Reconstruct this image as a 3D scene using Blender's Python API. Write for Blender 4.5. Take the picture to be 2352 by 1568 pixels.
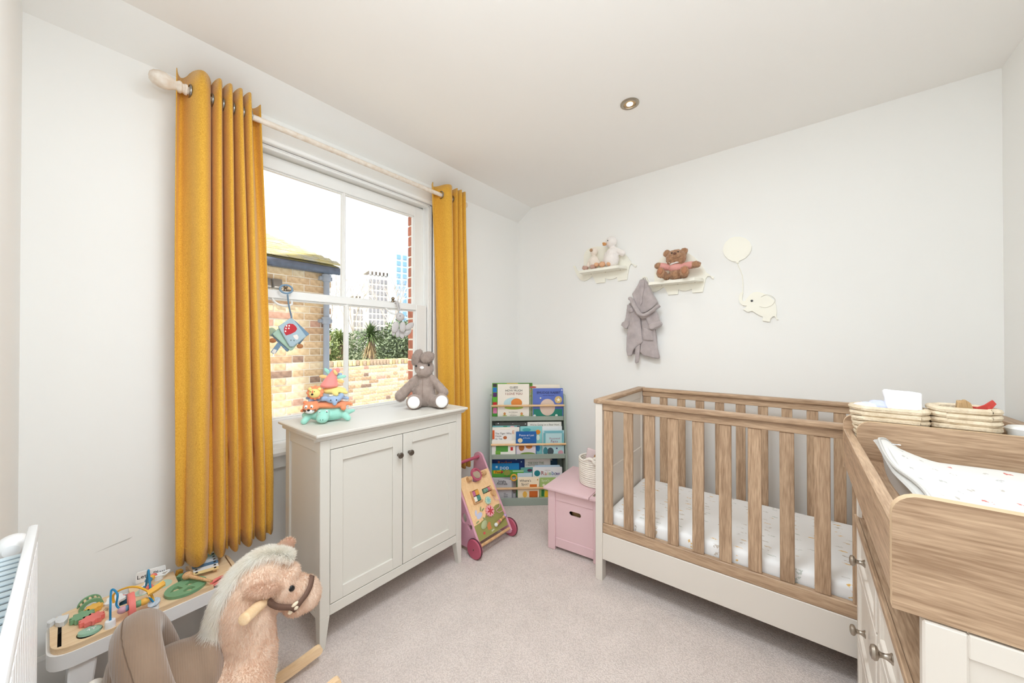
import bpy, bmesh, math, random
from mathutils import Vector, Matrix, Euler, noise

for _o in list(bpy.data.objects): bpy.data.objects.remove(_o)
SC = bpy.context.scene
COL = SC.collection
PI = math.pi
def rad(d): return math.radians(d)

# ---------------------------------------------------------------- camera
cam_data = bpy.data.cameras.new('camera'); cam = bpy.data.objects.new('camera', cam_data); COL.objects.link(cam)
cam.location = (0, 0, 1.25)
cam.rotation_euler = (rad(90.36), 0, rad(39.14))
cam_data.sensor_width = 36; cam_data.lens = 36*815/2352; cam_data.clip_start = 0.02; cam_data.clip_end = 600
SC.camera = cam
# ---------------------------------------------------------------- exposure, sky, sun, added fill lights
SC.view_settings.view_transform = 'Standard'; SC.view_settings.look = 'None'
SC.view_settings.gamma = 1; SC.view_settings.use_curve_mapping = False
SC.view_settings.exposure = 0.05
SC.cycles.max_bounces = 12; SC.cycles.diffuse_bounces = 10; SC.cycles.glossy_bounces = 4; SC.cycles.transparent_max_bounces = 12
SC.cycles.sample_clamp_indirect = 6
W = bpy.data.worlds.new('sky'); SC.world = W; W.use_nodes = True
wn = W.node_tree.nodes; wl = W.node_tree.links
bg = wn['Background']; bg.inputs['Strength'].default_value = 1.7
_tc = wn.new('ShaderNodeTexCoord'); _mp = wn.new('ShaderNodeMapping'); _mp.inputs['Scale'].default_value = (1.5, 1.5, 4)
_nz = wn.new('ShaderNodeTexNoise'); _nz.inputs['Scale'].default_value = 1.6; _nz.inputs['Detail'].default_value = 5
_cr = wn.new('ShaderNodeValToRGB'); _cr.color_ramp.elements[0].position = .35; _cr.color_ramp.elements[1].position = .65
_cr.color_ramp.elements[0].color = (.80, .90, 1, 1); _cr.color_ramp.elements[1].color = (1, 1, 1, 1)
wl.new(_tc.outputs['Generated'], _mp.inputs[0]); wl.new(_mp.outputs[0], _nz.inputs['Vector']); wl.new(_nz.outputs[0], _cr.inputs[0]); wl.new(_cr.outputs[0], bg.inputs['Color'])
def light(name, kind, loc, energy, color=(1, 1, 1), rot=(0, 0, 0), **kw):
    d = bpy.data.lights.new(name, kind); d.energy = energy; d.color = color
    for k, v in kw.items(): setattr(d, k, v)
    o = bpy.data.objects.new(name, d); o.location = loc; o.rotation_euler = rot; COL.objects.link(o); return o
light('sun', 'SUN', (4, -8, 12), 8, (1, .95, .86), Vector((.259, -.554, .788)).to_track_quat('Z', 'Y').to_euler(), angle=rad(.6))
FILL_TINT = (.855, .935, 1)
light('fill_point', 'POINT', (-.25, .35, 1.95), 5, FILL_TINT, shadow_soft_size=.18)  # added point fill without a fixture, lifts ceiling and upper walls
light('fill_overhead', 'AREA', (-.5, .7, 2.44), 21, FILL_TINT, shape='DISK', size=.6)  # added overhead fill out of view, gives most of the soft brightness
light('fill_behind', 'AREA', (0.1, -0.75, 2.42), 9, FILL_TINT, shape='DISK', size=1.0)  # invented fill behind the camera, evens out the room
light('fill_upward', 'AREA', (.05, -.1, 1.65), 13, FILL_TINT, (PI, 0, 0), shape='DISK', size=.5)  # added upward fill, bounces soft light off the ceiling
light('window_portal', 'AREA', (-2.16, 1.02, 1.5), 1, rot=(0, rad(-90), 0), shape='RECTANGLE', size=1.35, size_y=1.0)
bpy.data.objects['window_portal'].data.cycles.is_portal = True

# ---------------------------------------------------------------- materials
def s2l(c):
    return tuple(((x/255)/12.92 if x/255 <= .04045 else ((x/255+.055)/1.055)**2.4) for x in c)+(1,)
MATS = {}
def mat(name, rgb, rough=.6, var=.0, vscale=8, bump=0, bscale=60, metal=0, sheen=0, stretch=None, rgb2=None, spec=.5, rand=0, trans=0, detail=4):
    if name in MATS: return MATS[name]
    m = bpy.data.materials.new(name); m.use_nodes = True; MATS[name] = m
    nt = m.node_tree; N = nt.nodes; L = nt.links; b = N['Principled BSDF']
    c1 = s2l(rgb)
    b.inputs['Base Color'].default_value = c1; b.inputs['Roughness'].default_value = rough; b.inputs['Metallic'].default_value = metal
    b.inputs['Specular IOR Level'].default_value = spec
    if sheen: b.inputs['Sheen Weight'].default_value = sheen; b.inputs['Sheen Roughness'].default_value = .5
    if trans: b.inputs['Transmission Weight'].default_value = trans
    vec = None
    if var or bump or rgb2 or rand:
        tc = N.new('ShaderNodeTexCoord'); mp = N.new('ShaderNodeMapping')
        if stretch: mp.inputs['Scale'].default_value = stretch
        L.new(tc.outputs['Object'], mp.inputs[0]); vec = mp.outputs[0]
    src = None
    if var or rgb2:
        nz = N.new('ShaderNodeTexNoise'); nz.inputs['Scale'].default_value = vscale; nz.inputs['Detail'].default_value = detail; L.new(vec, nz.inputs['Vector'])
        cr = N.new('ShaderNodeValToRGB'); cr.color_ramp.elements[0].position = .32; cr.color_ramp.elements[1].position = .68
        c2 = s2l(rgb2) if rgb2 else tuple(x*(1-var) for x in c1[:3])+(1,)
        cr.color_ramp.elements[0].color = c2; cr.color_ramp.elements[1].color = c1
        L.new(nz.outputs[0], cr.inputs[0]); src = cr.outputs[0]
    if rand:
        oi = N.new('ShaderNodeObjectInfo'); hs = N.new('ShaderNodeHueSaturation')
        mr = N.new('ShaderNodeMapRange'); mr.inputs[3].default_value = 1-rand; mr.inputs[4].default_value = 1+rand
        L.new(oi.outputs['Random'], mr.inputs[0]); L.new(mr.outputs[0], hs.inputs['Value'])
        if src: L.new(src, hs.inputs['Color'])
        else: hs.inputs['Color'].default_value = c1
        src = hs.outputs[0]
    if src: L.new(src, b.inputs['Base Color'])
    if bump:
        n2 = N.new('ShaderNodeTexNoise'); n2.inputs['Scale'].default_value = bscale; n2.inputs['Detail'].default_value = 3; L.new(vec, n2.inputs['Vector'])
        bp = N.new('ShaderNodeBump'); bp.inputs['Strength'].default_value = bump; bp.inputs['Distance'].default_value = .004
        L.new(n2.outputs[0], bp.inputs['Height']); L.new(bp.outputs[0], b.inputs['Normal'])
    return m
def wood(name, light_c, dark_c, axis, rough=.45, scale=1.0, rand=0.06):
    """grain runs along axis (0 x, 1 y, 2 z)"""
    if name in MATS: return MATS[name]
    m = bpy.data.materials.new(name); m.use_nodes = True; MATS[name] = m
    N = m.node_tree.nodes; L = m.node_tree.links; b = N['Principled BSDF']; b.inputs['Roughness'].default_value = rough
    b.inputs['Specular IOR Level'].default_value = .35
    tc = N.new('ShaderNodeTexCoord'); mp = N.new('ShaderNodeMapping'); s = [48*scale]*3; s[axis] = 3.2*scale; mp.inputs['Scale'].default_value = s
    oi = N.new('ShaderNodeObjectInfo'); va = N.new('ShaderNodeVectorMath'); va.operation = 'MULTIPLY_ADD'; va.inputs[1].default_value = (7, 3, 5)
    cx = N.new('ShaderNodeCombineXYZ')
    for i in range(3): L.new(oi.outputs['Random'], cx.inputs[i])
    L.new(cx.outputs[0], va.inputs[0]); L.new(tc.outputs['Object'], va.inputs[2]); L.new(va.outputs[0], mp.inputs[0])
    n1 = N.new('ShaderNodeTexNoise'); n1.inputs['Scale'].default_value = 1; n1.inputs['Detail'].default_value = 6; n1.inputs['Distortion'].default_value = .6
    mp2 = N.new('ShaderNodeMapping'); s2 = [260*scale]*3; s2[axis] = 18*scale; mp2.inputs['Scale'].default_value = s2
    n2 = N.new('ShaderNodeTexNoise'); n2.inputs['Scale'].default_value = 1; n2.inputs['Detail'].default_value = 2
    L.new(va.outputs[0], mp2.inputs[0]); L.new(mp.outputs[0], n1.inputs['Vector']); L.new(mp2.outputs[0], n2.inputs['Vector'])
    mx = N.new('ShaderNodeMath'); mx.operation = 'MULTIPLY_ADD'; mx.inputs[1].default_value = .5; L.new(n2.outputs[0], mx.inputs[0]); 
    ml = N.new('ShaderNodeMath'); ml.operation = 'MULTIPLY'; ml.inputs[1].default_value = .55; L.new(n1.outputs[0], ml.inputs[0]); L.new(ml.outputs[0], mx.inputs[2])
    cr = N.new('ShaderNodeValToRGB'); cr.color_ramp.elements[0].position = .38; cr.color_ramp.elements[1].position = .66
    cr.color_ramp.elements[0].color = s2l(dark_c); cr.color_ramp.elements[1].color = s2l(light_c)
    L.new(mx.outputs[0], cr.inputs[0])
    hs = N.new('ShaderNodeHueSaturation'); mr = N.new('ShaderNodeMapRange'); mr.inputs[3].default_value = 1-rand; mr.inputs[4].default_value = 1+rand
    L.new(oi.outputs['Random'], mr.inputs[0]); L.new(mr.outputs[0], hs.inputs['Value']); L.new(cr.outputs[0], hs.inputs['Color']); L.new(hs.outputs[0], b.inputs['Base Color'])
    bp = N.new('ShaderNodeBump'); bp.inputs['Strength'].default_value = .12; bp.inputs['Distance'].default_value = .002; L.new(n2.outputs[0], bp.inputs['Height']); L.new(bp.outputs[0], b.inputs['Normal'])
    return m

# ---------------------------------------------------------------- mesh helpers
def BM(): return bmesh.new()
def merge(dst, src, M=None):
    me = bpy.data.meshes.new('tmp'); src.to_mesh(me); src.free()
    if M is not None: me.transform(M)
    dst.from_mesh(me); bpy.data.meshes.remove(me)
def box(bm, x0, x1, y0, y1, z0, z1, bev=.002, seg=1, M=None):
    b = BM(); bmesh.ops.create_cube(b, size=1)
    for v in b.verts: v.co = Vector(((x0+x1)/2+v.co.x*(x1-x0), (y0+y1)/2+v.co.y*(y1-y0), (z0+z1)/2+v.co.z*(z1-z0)))
    lim = min(abs(x1-x0), abs(y1-y0), abs(z1-z0))*.45
    if bev > 0: bmesh.ops.bevel(b, geom=b.edges[:], offset=min(bev, lim), segments=seg, affect='EDGES', profile=.5)
    merge(bm, b, M); return bm
def hexa(bm, bot, top, bev=.002):
    """box from 4 bottom and 4 top points (same order)"""
    b = BM(); v = [b.verts.new(p) for p in list(bot)+list(top)]
    for f in ((3, 2, 1, 0), (4, 5, 6, 7), (0, 1, 5, 4), (1, 2, 6, 5), (2, 3, 7, 6), (3, 0, 4, 7)): b.faces.new([v[i] for i in f])
    bmesh.ops.recalc_face_normals(b, faces=b.faces[:])
    if bev > 0: bmesh.ops.bevel(b, geom=b.edges[:], offset=bev, segments=1, affect='EDGES')
    merge(bm, b); return bm
def cyl(bm, p0, p1, r0, r1=None, seg=16, caps=True):
    r1 = r0 if r1 is None else r1
    p0, p1 = Vector(p0), Vector(p1); d = p1-p0
    b = BM(); bmesh.ops.create_cone(b, cap_ends=caps, segments=seg, radius1=max(r0, 1e-5), radius2=max(r1, 1e-5), depth=d.length)
    M = Matrix.Translation((p0+p1)/2) @ d.to_track_quat('Z', 'Y').to_matrix().to_4x4(); merge(bm, b, M); return bm
def ell(bm, c, r, rot=(0, 0, 0), seg=20, rings=12):
    b = BM(); bmesh.ops.create_uvsphere(b, u_segments=seg, v_segments=rings, radius=1)
    if not hasattr(r, '__len__'): r = (r, r, r)
    M = Matrix.Translation(c) @ Euler(rot).to_matrix().to_4x4() @ Matrix.Diagonal((r[0], r[1], r[2], 1)); merge(bm, b, M); return bm
def ell_to(bm, p0, p1, r0, r1=None):
    """tapered capsule from p0 to p1 (overlapping balls plus a cone)"""
    r1 = r0 if r1 is None else r1
    ell(bm, p0, r0, seg=14, rings=9); ell(bm, p1, r1, seg=14, rings=9)
    if (Vector(p1)-Vector(p0)).length > 1e-4: cyl(bm, p0, p1, r0, r1, 14)
    return bm
def tube(bm, pts, r, seg=8, closed=False, caps=True, flat=None):
    """sweep along pts; r is a number or list; flat=(a,b) scales the section's two axes"""
    pts = [Vector(p) for p in pts]; n = len(pts); rings = []
    prev = None
    for i, p in enumerate(pts):
        if closed: t = (pts[(i+1) % n]-pts[i-1])
        else: t = pts[min(i+1, n-1)]-pts[max(i-1, 0)]
        t.normalize()
        if prev is None:
            a = Vector((0, 0, 1)) if abs(t.z) < .9 else Vector((1, 0, 0)); u = t.cross(a).normalized()
        else:
            u = prev-t*prev.dot(t); u.normalize()
        prev = u; w = t.cross(u)
        rr = r[i] if hasattr(r, '__len__') else r
        fa, fb = flat or (1, 1)
        rings.append([bm.verts.new(p+(u*math.cos(2*PI*k/seg)*fa+w*math.sin(2*PI*k/seg)*fb)*rr) for k in range(seg)])
    m = n if closed else n-1
    for i in range(m):
        A, B = rings[i], rings[(i+1) % n]
        for k in range(seg): bm.faces.new((A[k], A[(k+1) % seg], B[(k+1) % seg], B[k]))
    if caps and not closed:
        bm.faces.new(rings[0][::-1]); bm.faces.new(rings[-1])
    return bm
def smooth_path(pts, n=6, closed=False):
    P = [Vector(p) for p in pts]; out = []; m = len(P)
    rng = range(m) if closed else range(m-1)
    for i in rng:
        p0 = P[(i-1) % m] if (closed or i > 0) else P[i]; p1 = P[i]; p2 = P[(i+1) % m]; p3 = P[(i+2) % m] if (closed or i+2 < m) else P[min(i+1, m-1)]
        for k in range(n):
            t = k/n; out.append(.5*((2*p1)+(-p0+p2)*t+(2*p0-5*p1+4*p2-p3)*t*t+(-p0+3*p1-3*p2+p3)*t**3))
    if not closed: out.append(P[-1].copy())
    return out
def prism(bm, poly, depth, M=None, bev=0):
    """2-D outline in XY extruded along +Z by depth, then M"""
    b = BM(); vs = [b.verts.new((p[0], p[1], 0)) for p in poly]; f = b.faces.new(vs)
    if depth:
        g = bmesh.ops.extrude_face_region(b, geom=[f]); nv = [e for e in g['geom'] if isinstance(e, bmesh.types.BMVert)]
        for v in nv: v.co.z += depth
    bmesh.ops.triangulate(b, faces=[f for f in b.faces if len(f.verts) > 4])
    bmesh.ops.recalc_face_normals(b, faces=b.faces[:])
    merge(bm, b, M); return bm
def cut(bm_src, holes, z0, z1):
    """cut prism-shaped holes (XY outlines, from z0 to z1) out of a solid"""
    me = bpy.data.meshes.new('tmp'); bm_src.to_mesh(me); bm_src.free(); o = bpy.data.objects.new('tmp', me); COL.objects.link(o)
    hb = BM()
    for h in holes: prism(hb, h, z1-z0, Matrix.Translation((0, 0, z0)))
    mh = bpy.data.meshes.new('tmp'); hb.to_mesh(mh); hb.free(); oh = bpy.data.objects.new('tmp', mh); COL.objects.link(oh)
    m = o.modifiers.new('b', 'BOOLEAN'); m.object = oh; m.operation = 'DIFFERENCE'; m.solver = 'EXACT'
    dg = bpy.context.evaluated_depsgraph_get(); dg.update(); m2 = bpy.data.meshes.new_from_object(o.evaluated_get(dg))
    bpy.data.objects.remove(o); bpy.data.objects.remove(oh); bpy.data.meshes.remove(me); bpy.data.meshes.remove(mh)
    b = BM(); b.from_mesh(m2); bpy.data.meshes.remove(m2); return b
def fur_mat(name, rgb, rgb2):
    m = bpy.data.materials.new(name); m.use_nodes = True; MATS[name] = m; N = m.node_tree.nodes; L = m.node_tree.links; N.remove(N['Principled BSDF'])
    d = N.new('ShaderNodeBsdfDiffuse'); t = N.new('ShaderNodeBsdfTranslucent'); mx = N.new('ShaderNodeMixShader'); mx.inputs[0].default_value = .5
    tc = N.new('ShaderNodeTexCoord'); nz = N.new('ShaderNodeTexNoise'); nz.inputs['Scale'].default_value = 18; nz.inputs['Detail'].default_value = 4; cr = N.new('ShaderNodeValToRGB')
    cr.color_ramp.elements[0].position = .35; cr.color_ramp.elements[1].position = .65; cr.color_ramp.elements[0].color = s2l(rgb2); cr.color_ramp.elements[1].color = s2l(rgb)
    L.new(tc.outputs['Object'], nz.inputs['Vector']); L.new(nz.outputs[0], cr.inputs[0]); L.new(cr.outputs[0], d.inputs[0]); L.new(cr.outputs[0], t.inputs[0]); L.new(d.outputs[0], mx.inputs[1]); L.new(t.outputs[0], mx.inputs[2]); L.new(mx.outputs[0], N['Material Output'].inputs[0])
    return m
def poly_hole(bm, outer, holes, depth, M=None):
    """plate with holes, by curve fill"""
    cu = bpy.data.curves.new('t', 'CURVE'); cu.dimensions = '2D'; cu.fill_mode = 'BOTH'; cu.extrude = depth/2
    for pl in [outer]+list(holes):
        sp = cu.splines.new('POLY'); sp.points.add(len(pl)-1); sp.use_cyclic_u = True
        for i, p in enumerate(pl): sp.points[i].co = (p[0], p[1], 0, 1)
    o = bpy.data.objects.new('t', cu); me = bpy.data.meshes.new_from_object(o); bpy.data.objects.remove(o); bpy.data.curves.remove(cu)
    me.transform(Matrix.Translation((0, 0, depth/2)))
    if M is not None: me.transform(M)
    bm.from_mesh(me); bpy.data.meshes.remove(me); return bm
def lathe(bm, prof, p0=(0, 0, 0), axis=(0, 0, 1), seg=24):
    """prof: (radius, height) list"""
    b = BM(); rings = []
    for r, h in prof: rings.append([b.verts.new((max(r, 1e-5)*math.cos(2*PI*k/seg), max(r, 1e-5)*math.sin(2*PI*k/seg), h)) for k in range(seg)])
    for A, B in zip(rings, rings[1:]):
        for k in range(seg): b.faces.new((A[k], A[(k+1) % seg], B[(k+1) % seg], B[k]))
    b.faces.new(rings[0][::-1]); b.faces.new(rings[-1])
    bmesh.ops.remove_doubles(b, verts=b.verts[:], dist=2e-5); bmesh.ops.recalc_face_normals(b, faces=b.faces[:])
    M = Matrix.Translation(p0) @ Vector(axis).to_track_quat('Z', 'Y').to_matrix().to_4x4(); merge(bm, b, M); return bm
def circle(cx, cy, r, n=24, ry=None, rot=0):
    ry = r if ry is None else ry; c, s = math.cos(rot), math.sin(rot)
    return [(cx+r*math.cos(2*PI*k/n)*c-ry*math.sin(2*PI*k/n)*s, cy+r*math.cos(2*PI*k/n)*s+ry*math.sin(2*PI*k/n)*c) for k in range(n)]
def rrect(x0, x1, y0, y1, r, n=5):
    out = []
    for cx, cy, a in ((x1-r, y1-r, 0), (x0+r, y1-r, 90), (x0+r, y0+r, 180), (x1-r, y0+r, 270)):
        for k in range(n+1): t = rad(a+90*k/n); out.append((cx+r*math.cos(t), cy+r*math.sin(t)))
    return out
def blob(bm_src, voxel=.008, smooth=4, noise_amt=0, noise_scale=30):
    """one continuous skin over overlapping shapes"""
    me = bpy.data.meshes.new('tmp'); bm_src.to_mesh(me); bm_src.free()
    o = bpy.data.objects.new('tmp', me); COL.objects.link(o)
    m = o.modifiers.new('r', 'REMESH'); m.mode = 'VOXEL'; m.voxel_size = voxel
    s = o.modifiers.new('s', 'SMOOTH'); s.factor = .5; s.iterations = smooth
    dg = bpy.context.evaluated_depsgraph_get(); dg.update()
    m2 = bpy.data.meshes.new_from_object(o.evaluated_get(dg)); bpy.data.objects.remove(o); bpy.data.meshes.remove(me)
    b = BM(); b.from_mesh(m2); bpy.data.meshes.remove(m2)
    if noise_amt:
        b.normal_update()
        for v in b.verts: v.co += v.normal*noise_amt*noise.noise(v.co*noise_scale)
    return b
def fur(bm_src, count, length, width, gravity=(0, 0, -1), comb=.6, seed=3, where=None, jitter=.35, segs=2):
    """thin tapered blades rooted on a surface; bm_src is only read"""
    rnd = random.Random(seed); b = BM(); g = Vector(gravity)
    bm_src.normal_update(); F = [f for f in bm_src.faces if where is None or where(f.calc_center_median(), f.normal)]
    if not F: return b
    areas = [f.calc_area() for f in F]; fs = rnd.choices(F, areas, k=count)
    for f in fs:
        vs = f.verts; i = rnd.randrange(1, len(vs)-1); a, c = rnd.random(), rnd.random()
        if a+c > 1: a, c = 1-a, 1-c
        p = vs[0].co+(vs[i].co-vs[0].co)*a+(vs[i+1].co-vs[0].co)*c; n = f.normal
        t = g-n*g.dot(n)
        d = (n*(1-comb)+t*comb+Vector((rnd.uniform(-1, 1), rnd.uniform(-1, 1), rnd.uniform(-1, 1)))*jitter).normalized()
        ln = length*rnd.uniform(.6, 1.2); sd = d.cross(n)
        if sd.length < 1e-4: sd = d.orthogonal()
        sd.normalize(); sd *= width*.5
        p = p-n*width*.5
        q = p+d*ln*.5; e = p+(d+g*.25*comb).normalized()*ln
        v = [b.verts.new(x) for x in (p-sd, p+sd, q+sd*.7, q-sd*.7, e)]
        b.faces.new((v[0], v[1], v[2], v[3])); b.faces.new((v[3], v[2], v[4]))
    return b
_TXT = {}
def text_bm(s, size, align='CENTER', ext=.0002, shear=0, spacing=1.0):
    cu = bpy.data.curves.new('t', 'FONT'); cu.body = s; cu.size = size; cu.align_x = align; cu.align_y = 'CENTER'; cu.extrude = ext; cu.shear = shear; cu.resolution_u = 2; cu.space_character = spacing
    o = bpy.data.objects.new('t', cu); me = bpy.data.meshes.new_from_object(o); bpy.data.objects.remove(o); bpy.data.curves.remove(cu)
    b = BM(); b.from_mesh(me); bpy.data.meshes.remove(me); return b
def frame(o, x, y, z=None):
    """matrix with origin o, local X along x, local Y along y"""
    x = Vector(x).normalized(); y = Vector(y).normalized(); z = x.cross(y)
    return Matrix(((x.x, y.x, z.x, o[0]), (x.y, y.y, z.y, o[1]), (x.z, y.z, z.z, o[2]), (0, 0, 0, 1)))

# ---------------------------------------------------------------- object helpers
def mesh_of(bm, m, smooth=35):
    me = bpy.data.meshes.new('m'); bm.to_mesh(me); bm.free()
    ms = m if isinstance(m, (list, tuple)) else [m]
    for k in ms: me.materials.append(k)
    if smooth:
        for p in me.polygons: p.use_smooth = True
        me.set_sharp_from_angle(angle=rad(smooth))
    return me
def tag(o, label=None, cat=None, group=None, kind=None):
    if label: o['label'] = label
    if cat: o['category'] = cat
    if group: o['group'] = group
    if kind: o['kind'] = kind
    return o
class T:
    """a thing: Empty at its base that parents its parts; parts are drawn in world space unless local=True"""
    def __init__(s, name, label, cat, loc=(0, 0, 0), rz=0, group=None, M=None):
        s.o = bpy.data.objects.new(name, None); COL.objects.link(s.o); s.o.empty_display_size = .05
        s.M = M if M is not None else Matrix.Translation(loc) @ Matrix.Rotation(rz, 4, 'Z'); s.o.matrix_world = s.M; tag(s.o, label, cat, group)
    def part(s, name, bm, m, parent=None, local=False, label=None, kind=None, smooth=35):
        me = mesh_of(bm, m, smooth)
        if not local: me.transform(s.M.inverted())
        o = bpy.data.objects.new(name, me); COL.objects.link(o); o.parent = parent or s.o
        return tag(o, label, None, None, kind)
    def inst(s, name, me, loc, parent=None, rot=(0, 0, 0), scale=(1, 1, 1), label=None):
        o = bpy.data.objects.new(name, me); COL.objects.link(o); o.parent = parent or s.o; o.location = loc; o.rotation_euler = rot; o.scale = scale
        if label: o['label'] = label
        return o
def solo(name, bm, m, label, cat, group=None, kind=None, smooth=35):
    me = mesh_of(bm, m, smooth); xs = [v.co for v in me.vertices]
    lo = Vector([min(c[i] for c in xs) for i in range(3)]); hi = Vector([max(c[i] for c in xs) for i in range(3)])
    b = Vector(((lo.x+hi.x)/2, (lo.y+hi.y)/2, lo.z)); me.transform(Matrix.Translation(-b))
    o = bpy.data.objects.new(name, me); COL.objects.link(o); o.location = b
    return tag(o, label, cat, group, kind)
def struct(name, bm, m, smooth=30, parent=None):
    o = bpy.data.objects.new(name, mesh_of(bm, m, smooth)); COL.objects.link(o)
    if parent: o.parent = parent
    else: o['kind'] = 'structure'
    return o

# ---------------------------------------------------------------- room shell
WX, WY, RX, CZ = -2.044, 2.60, 0.70, 2.48
M_wall = mat('wall_paint', (241, 241, 239), .85, bump=.05, bscale=25)
M_ceil = mat('ceiling_paint', (244, 242, 239), .9, bump=.06, bscale=14)
M_trim = mat('white_gloss_trim', (240, 240, 238), .35, bump=.03, bscale=40)
def carpet():
    m = mat('carpet', (230, 218, 211), .95, var=.09, vscale=9, sheen=.3)
    N = m.node_tree.nodes; L = m.node_tree.links; b = N['Principled BSDF']
    tc = N.new('ShaderNodeTexCoord'); v = N.new('ShaderNodeTexVoronoi'); v.inputs['Scale'].default_value = 190
    L.new(tc.outputs['Object'], v.inputs['Vector']); bp = N.new('ShaderNodeBump'); bp.inputs['Strength'].default_value = .55; bp.inputs['Distance'].default_value = .004; bp.invert = True
    L.new(v.outputs['Distance'], bp.inputs['Height']); L.new(bp.outputs[0], b.inputs['Normal'])
    src = b.inputs['Base Color'].links[0].from_socket
    mx = N.new('ShaderNodeMix'); mx.data_type = 'RGBA'; mx.blend_type = 'MULTIPLY'; mx.inputs[0].default_value = 1
    rp = N.new('ShaderNodeValToRGB'); rp.color_ramp.elements[0].color = (1, 1, 1, 1); rp.color_ramp.elements[1].color = (.74, .72, .72, 1); rp.color_ramp.elements[1].position = .75
    L.new(v.outputs['Distance'], rp.inputs[0]); L.new(src, mx.inputs[6]); L.new(rp.outputs[0], mx.inputs[7]); L.new(mx.outputs[2], b.inputs['Base Color'])
    return m
M_carpet = carpet()
struct('floor', box(BM(), WX-.1, RX+.1, -1.5, WY+.1, -.06, 0, 0), M_carpet)
struct('ceiling', box(BM(), WX-.1, RX+.1, -1.5, WY+.1, CZ, CZ+.08, 0), M_ceil)
struct('wall_back', box(BM(), WX-.12, RX+.12, WY, WY+.12, -.06, CZ+.02, 0), M_wall)
struct('wall_right', box(BM(), RX, RX+.12, -1.5, WY+.1, -.06, CZ+.02, 0), M_wall)
b = BM(); box(b, WX-.12, -.75, -.24, -.12, -.06, CZ+.02, 0); box(b, -.87, -.75, -1.5, -.2, -.06, CZ+.02, 0); box(b, -.87, RX+.1, -1.52, -1.4, -.06, CZ+.02, 0)
struct('wall_near', b, M_wall)
WO = (0.44, 1.60, 0.70, 2.235)          # window opening y0 y1 z0 z1
b = BM()
box(b, WX-.12, WX, -.2, WO[0], -.06, CZ+.02, 0); box(b, WX-.12, WX, WO[1], WY+.1, -.06, CZ+.02, 0)
box(b, WX-.12, WX, WO[0], WO[1], -.06, WO[2], 0); box(b, WX-.12, WX, WO[0], WO[1], WO[3], CZ+.02, 0)
wall_left = struct('wall_left', b, M_wall)
b = BM()                                  # sloping cove between the window wall and the ceiling
prism(b, [(WX-.01, 2.377), (WX, 2.377), (-1.882, CZ), (-1.882, CZ+.01), (WX-.01, CZ+.01)], 2.85, Matrix(((1, 0, 0, 0), (0, 0, -1, 2.65), (0, 1, 0, 0), (0, 0, 0, 1))))
struct('trim_1', b, M_wall)
def skirting(bm, p, q, nrm, h=.17, t=.018):
    p = Vector(p); q = Vector(q); n = Vector(nrm); d = (q-p)
    prof = [(0, 0), (t, 0), (t, h-.04), (t*.7, h-.03), (t*.7, h-.012), (t*.3, h), (0, h)]
    prism(bm, prof, d.length, frame((p.x, p.y, 0), n, (0, 0, 1)) if n.cross(Vector((0, 0, 1))).dot(d) > 0 else frame((q.x, q.y, 0), n, (0, 0, 1)))
struct('baseboard_left', (lambda b: (skirting(b, (WX, -.12, 0), (WX, WY, 0), (1, 0, 0)), b)[1])(BM()), M_trim)
struct('baseboard_back', (lambda b: (skirting(b, (WX, WY, 0), (RX, WY, 0), (0, -1, 0)), b)[1])(BM()), M_trim)
struct('baseboard_near', (lambda b: (skirting(b, (WX, -.12, 0), (-.75, -.12, 0), (0, 1, 0)), b)[1])(BM()), M_trim)
struct('baseboard_right', (lambda b: (skirting(b, (RX, -1.4, 0), (RX, WY, 0), (-1, 0, 0)), b)[1])(BM()), M_trim)

# ---------------------------------------------------------------- sash window
M_glass = bpy.data.materials.new('window_glass'); M_glass.use_nodes = True
_n = M_glass.node_tree.nodes; _l = M_glass.node_tree.links; _n.remove(_n['Principled BSDF'])
_g = _n.new('ShaderNodeBsdfGlossy'); _g.inputs['Roughness'].default_value = .02; _t = _n.new('ShaderNodeBsdfTransparent'); _t.inputs[0].default_value = (.985, .99, .99, 1)
_f = _n.new('ShaderNodeFresnel'); _f.inputs[0].default_value = 1.18; _m = _n.new('ShaderNodeMixShader')
_l.new(_f.outputs[0], _m.inputs[0]); _l.new(_t.outputs[0], _m.inputs[1]); _l.new(_g.outputs[0], _m.inputs[2]); _l.new(_m.outputs[0], _n['Material Output'].inputs[0])
M_steel = mat('brushed_steel', (168, 158, 146), .32, metal=1)
M_brass = mat('aged_metal', (150, 135, 115), .35, metal=1)
win = T('window_1', None, None, (WX, 1.02, .70)); win.o['kind'] = 'structure'
b = BM()                                   # architrave and lining
for y0, y1 in ((.33, .44), (1.60, 1.70)):
    box(b, WX-.005, WX+.018, y0, y1, .70, 2.25, .004)
    i = y1-.022 if y0 < 1 else y0; box(b, WX, WX+.028, i, i+.022, .70, 2.257, .004)
    o_ = y0 if y0 < 1 else y1-.02; box(b, WX, WX+.03, o_, o_+.02, .70, 2.345, .005)
box(b, WX-.005, WX+.018, .33, 1.70, 2.246, 2.345, .004); box(b, WX, WX+.028, .42, 1.62, 2.235, 2.257, .004); box(b, WX, WX+.03, .33, 1.70, 2.325, 2.348, .005)
win.part('window_frame', b, M_trim, label='moulded white architrave')
b = BM()
box(b, WX-.15, WX, .425, .441, .70, 2.25, .002); box(b, WX-.15, WX, 1.588, 1.604, .70, 2.25, .002); box(b, WX-.15, WX, .43, 1.60, 2.228, 2.25, .002)
for y in (.441, 1.576): box(b, WX-.022, WX-.004, y, y+.012, .75, 2.23, .003); box(b, WX-.071, WX-.064, y, y+.012, .75, 2.23, .001)
box(b, WX-.022, WX-.004, .44, 1.59, 2.218, 2.23, .003)
win.part('frame_lining', b, M_trim)
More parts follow.
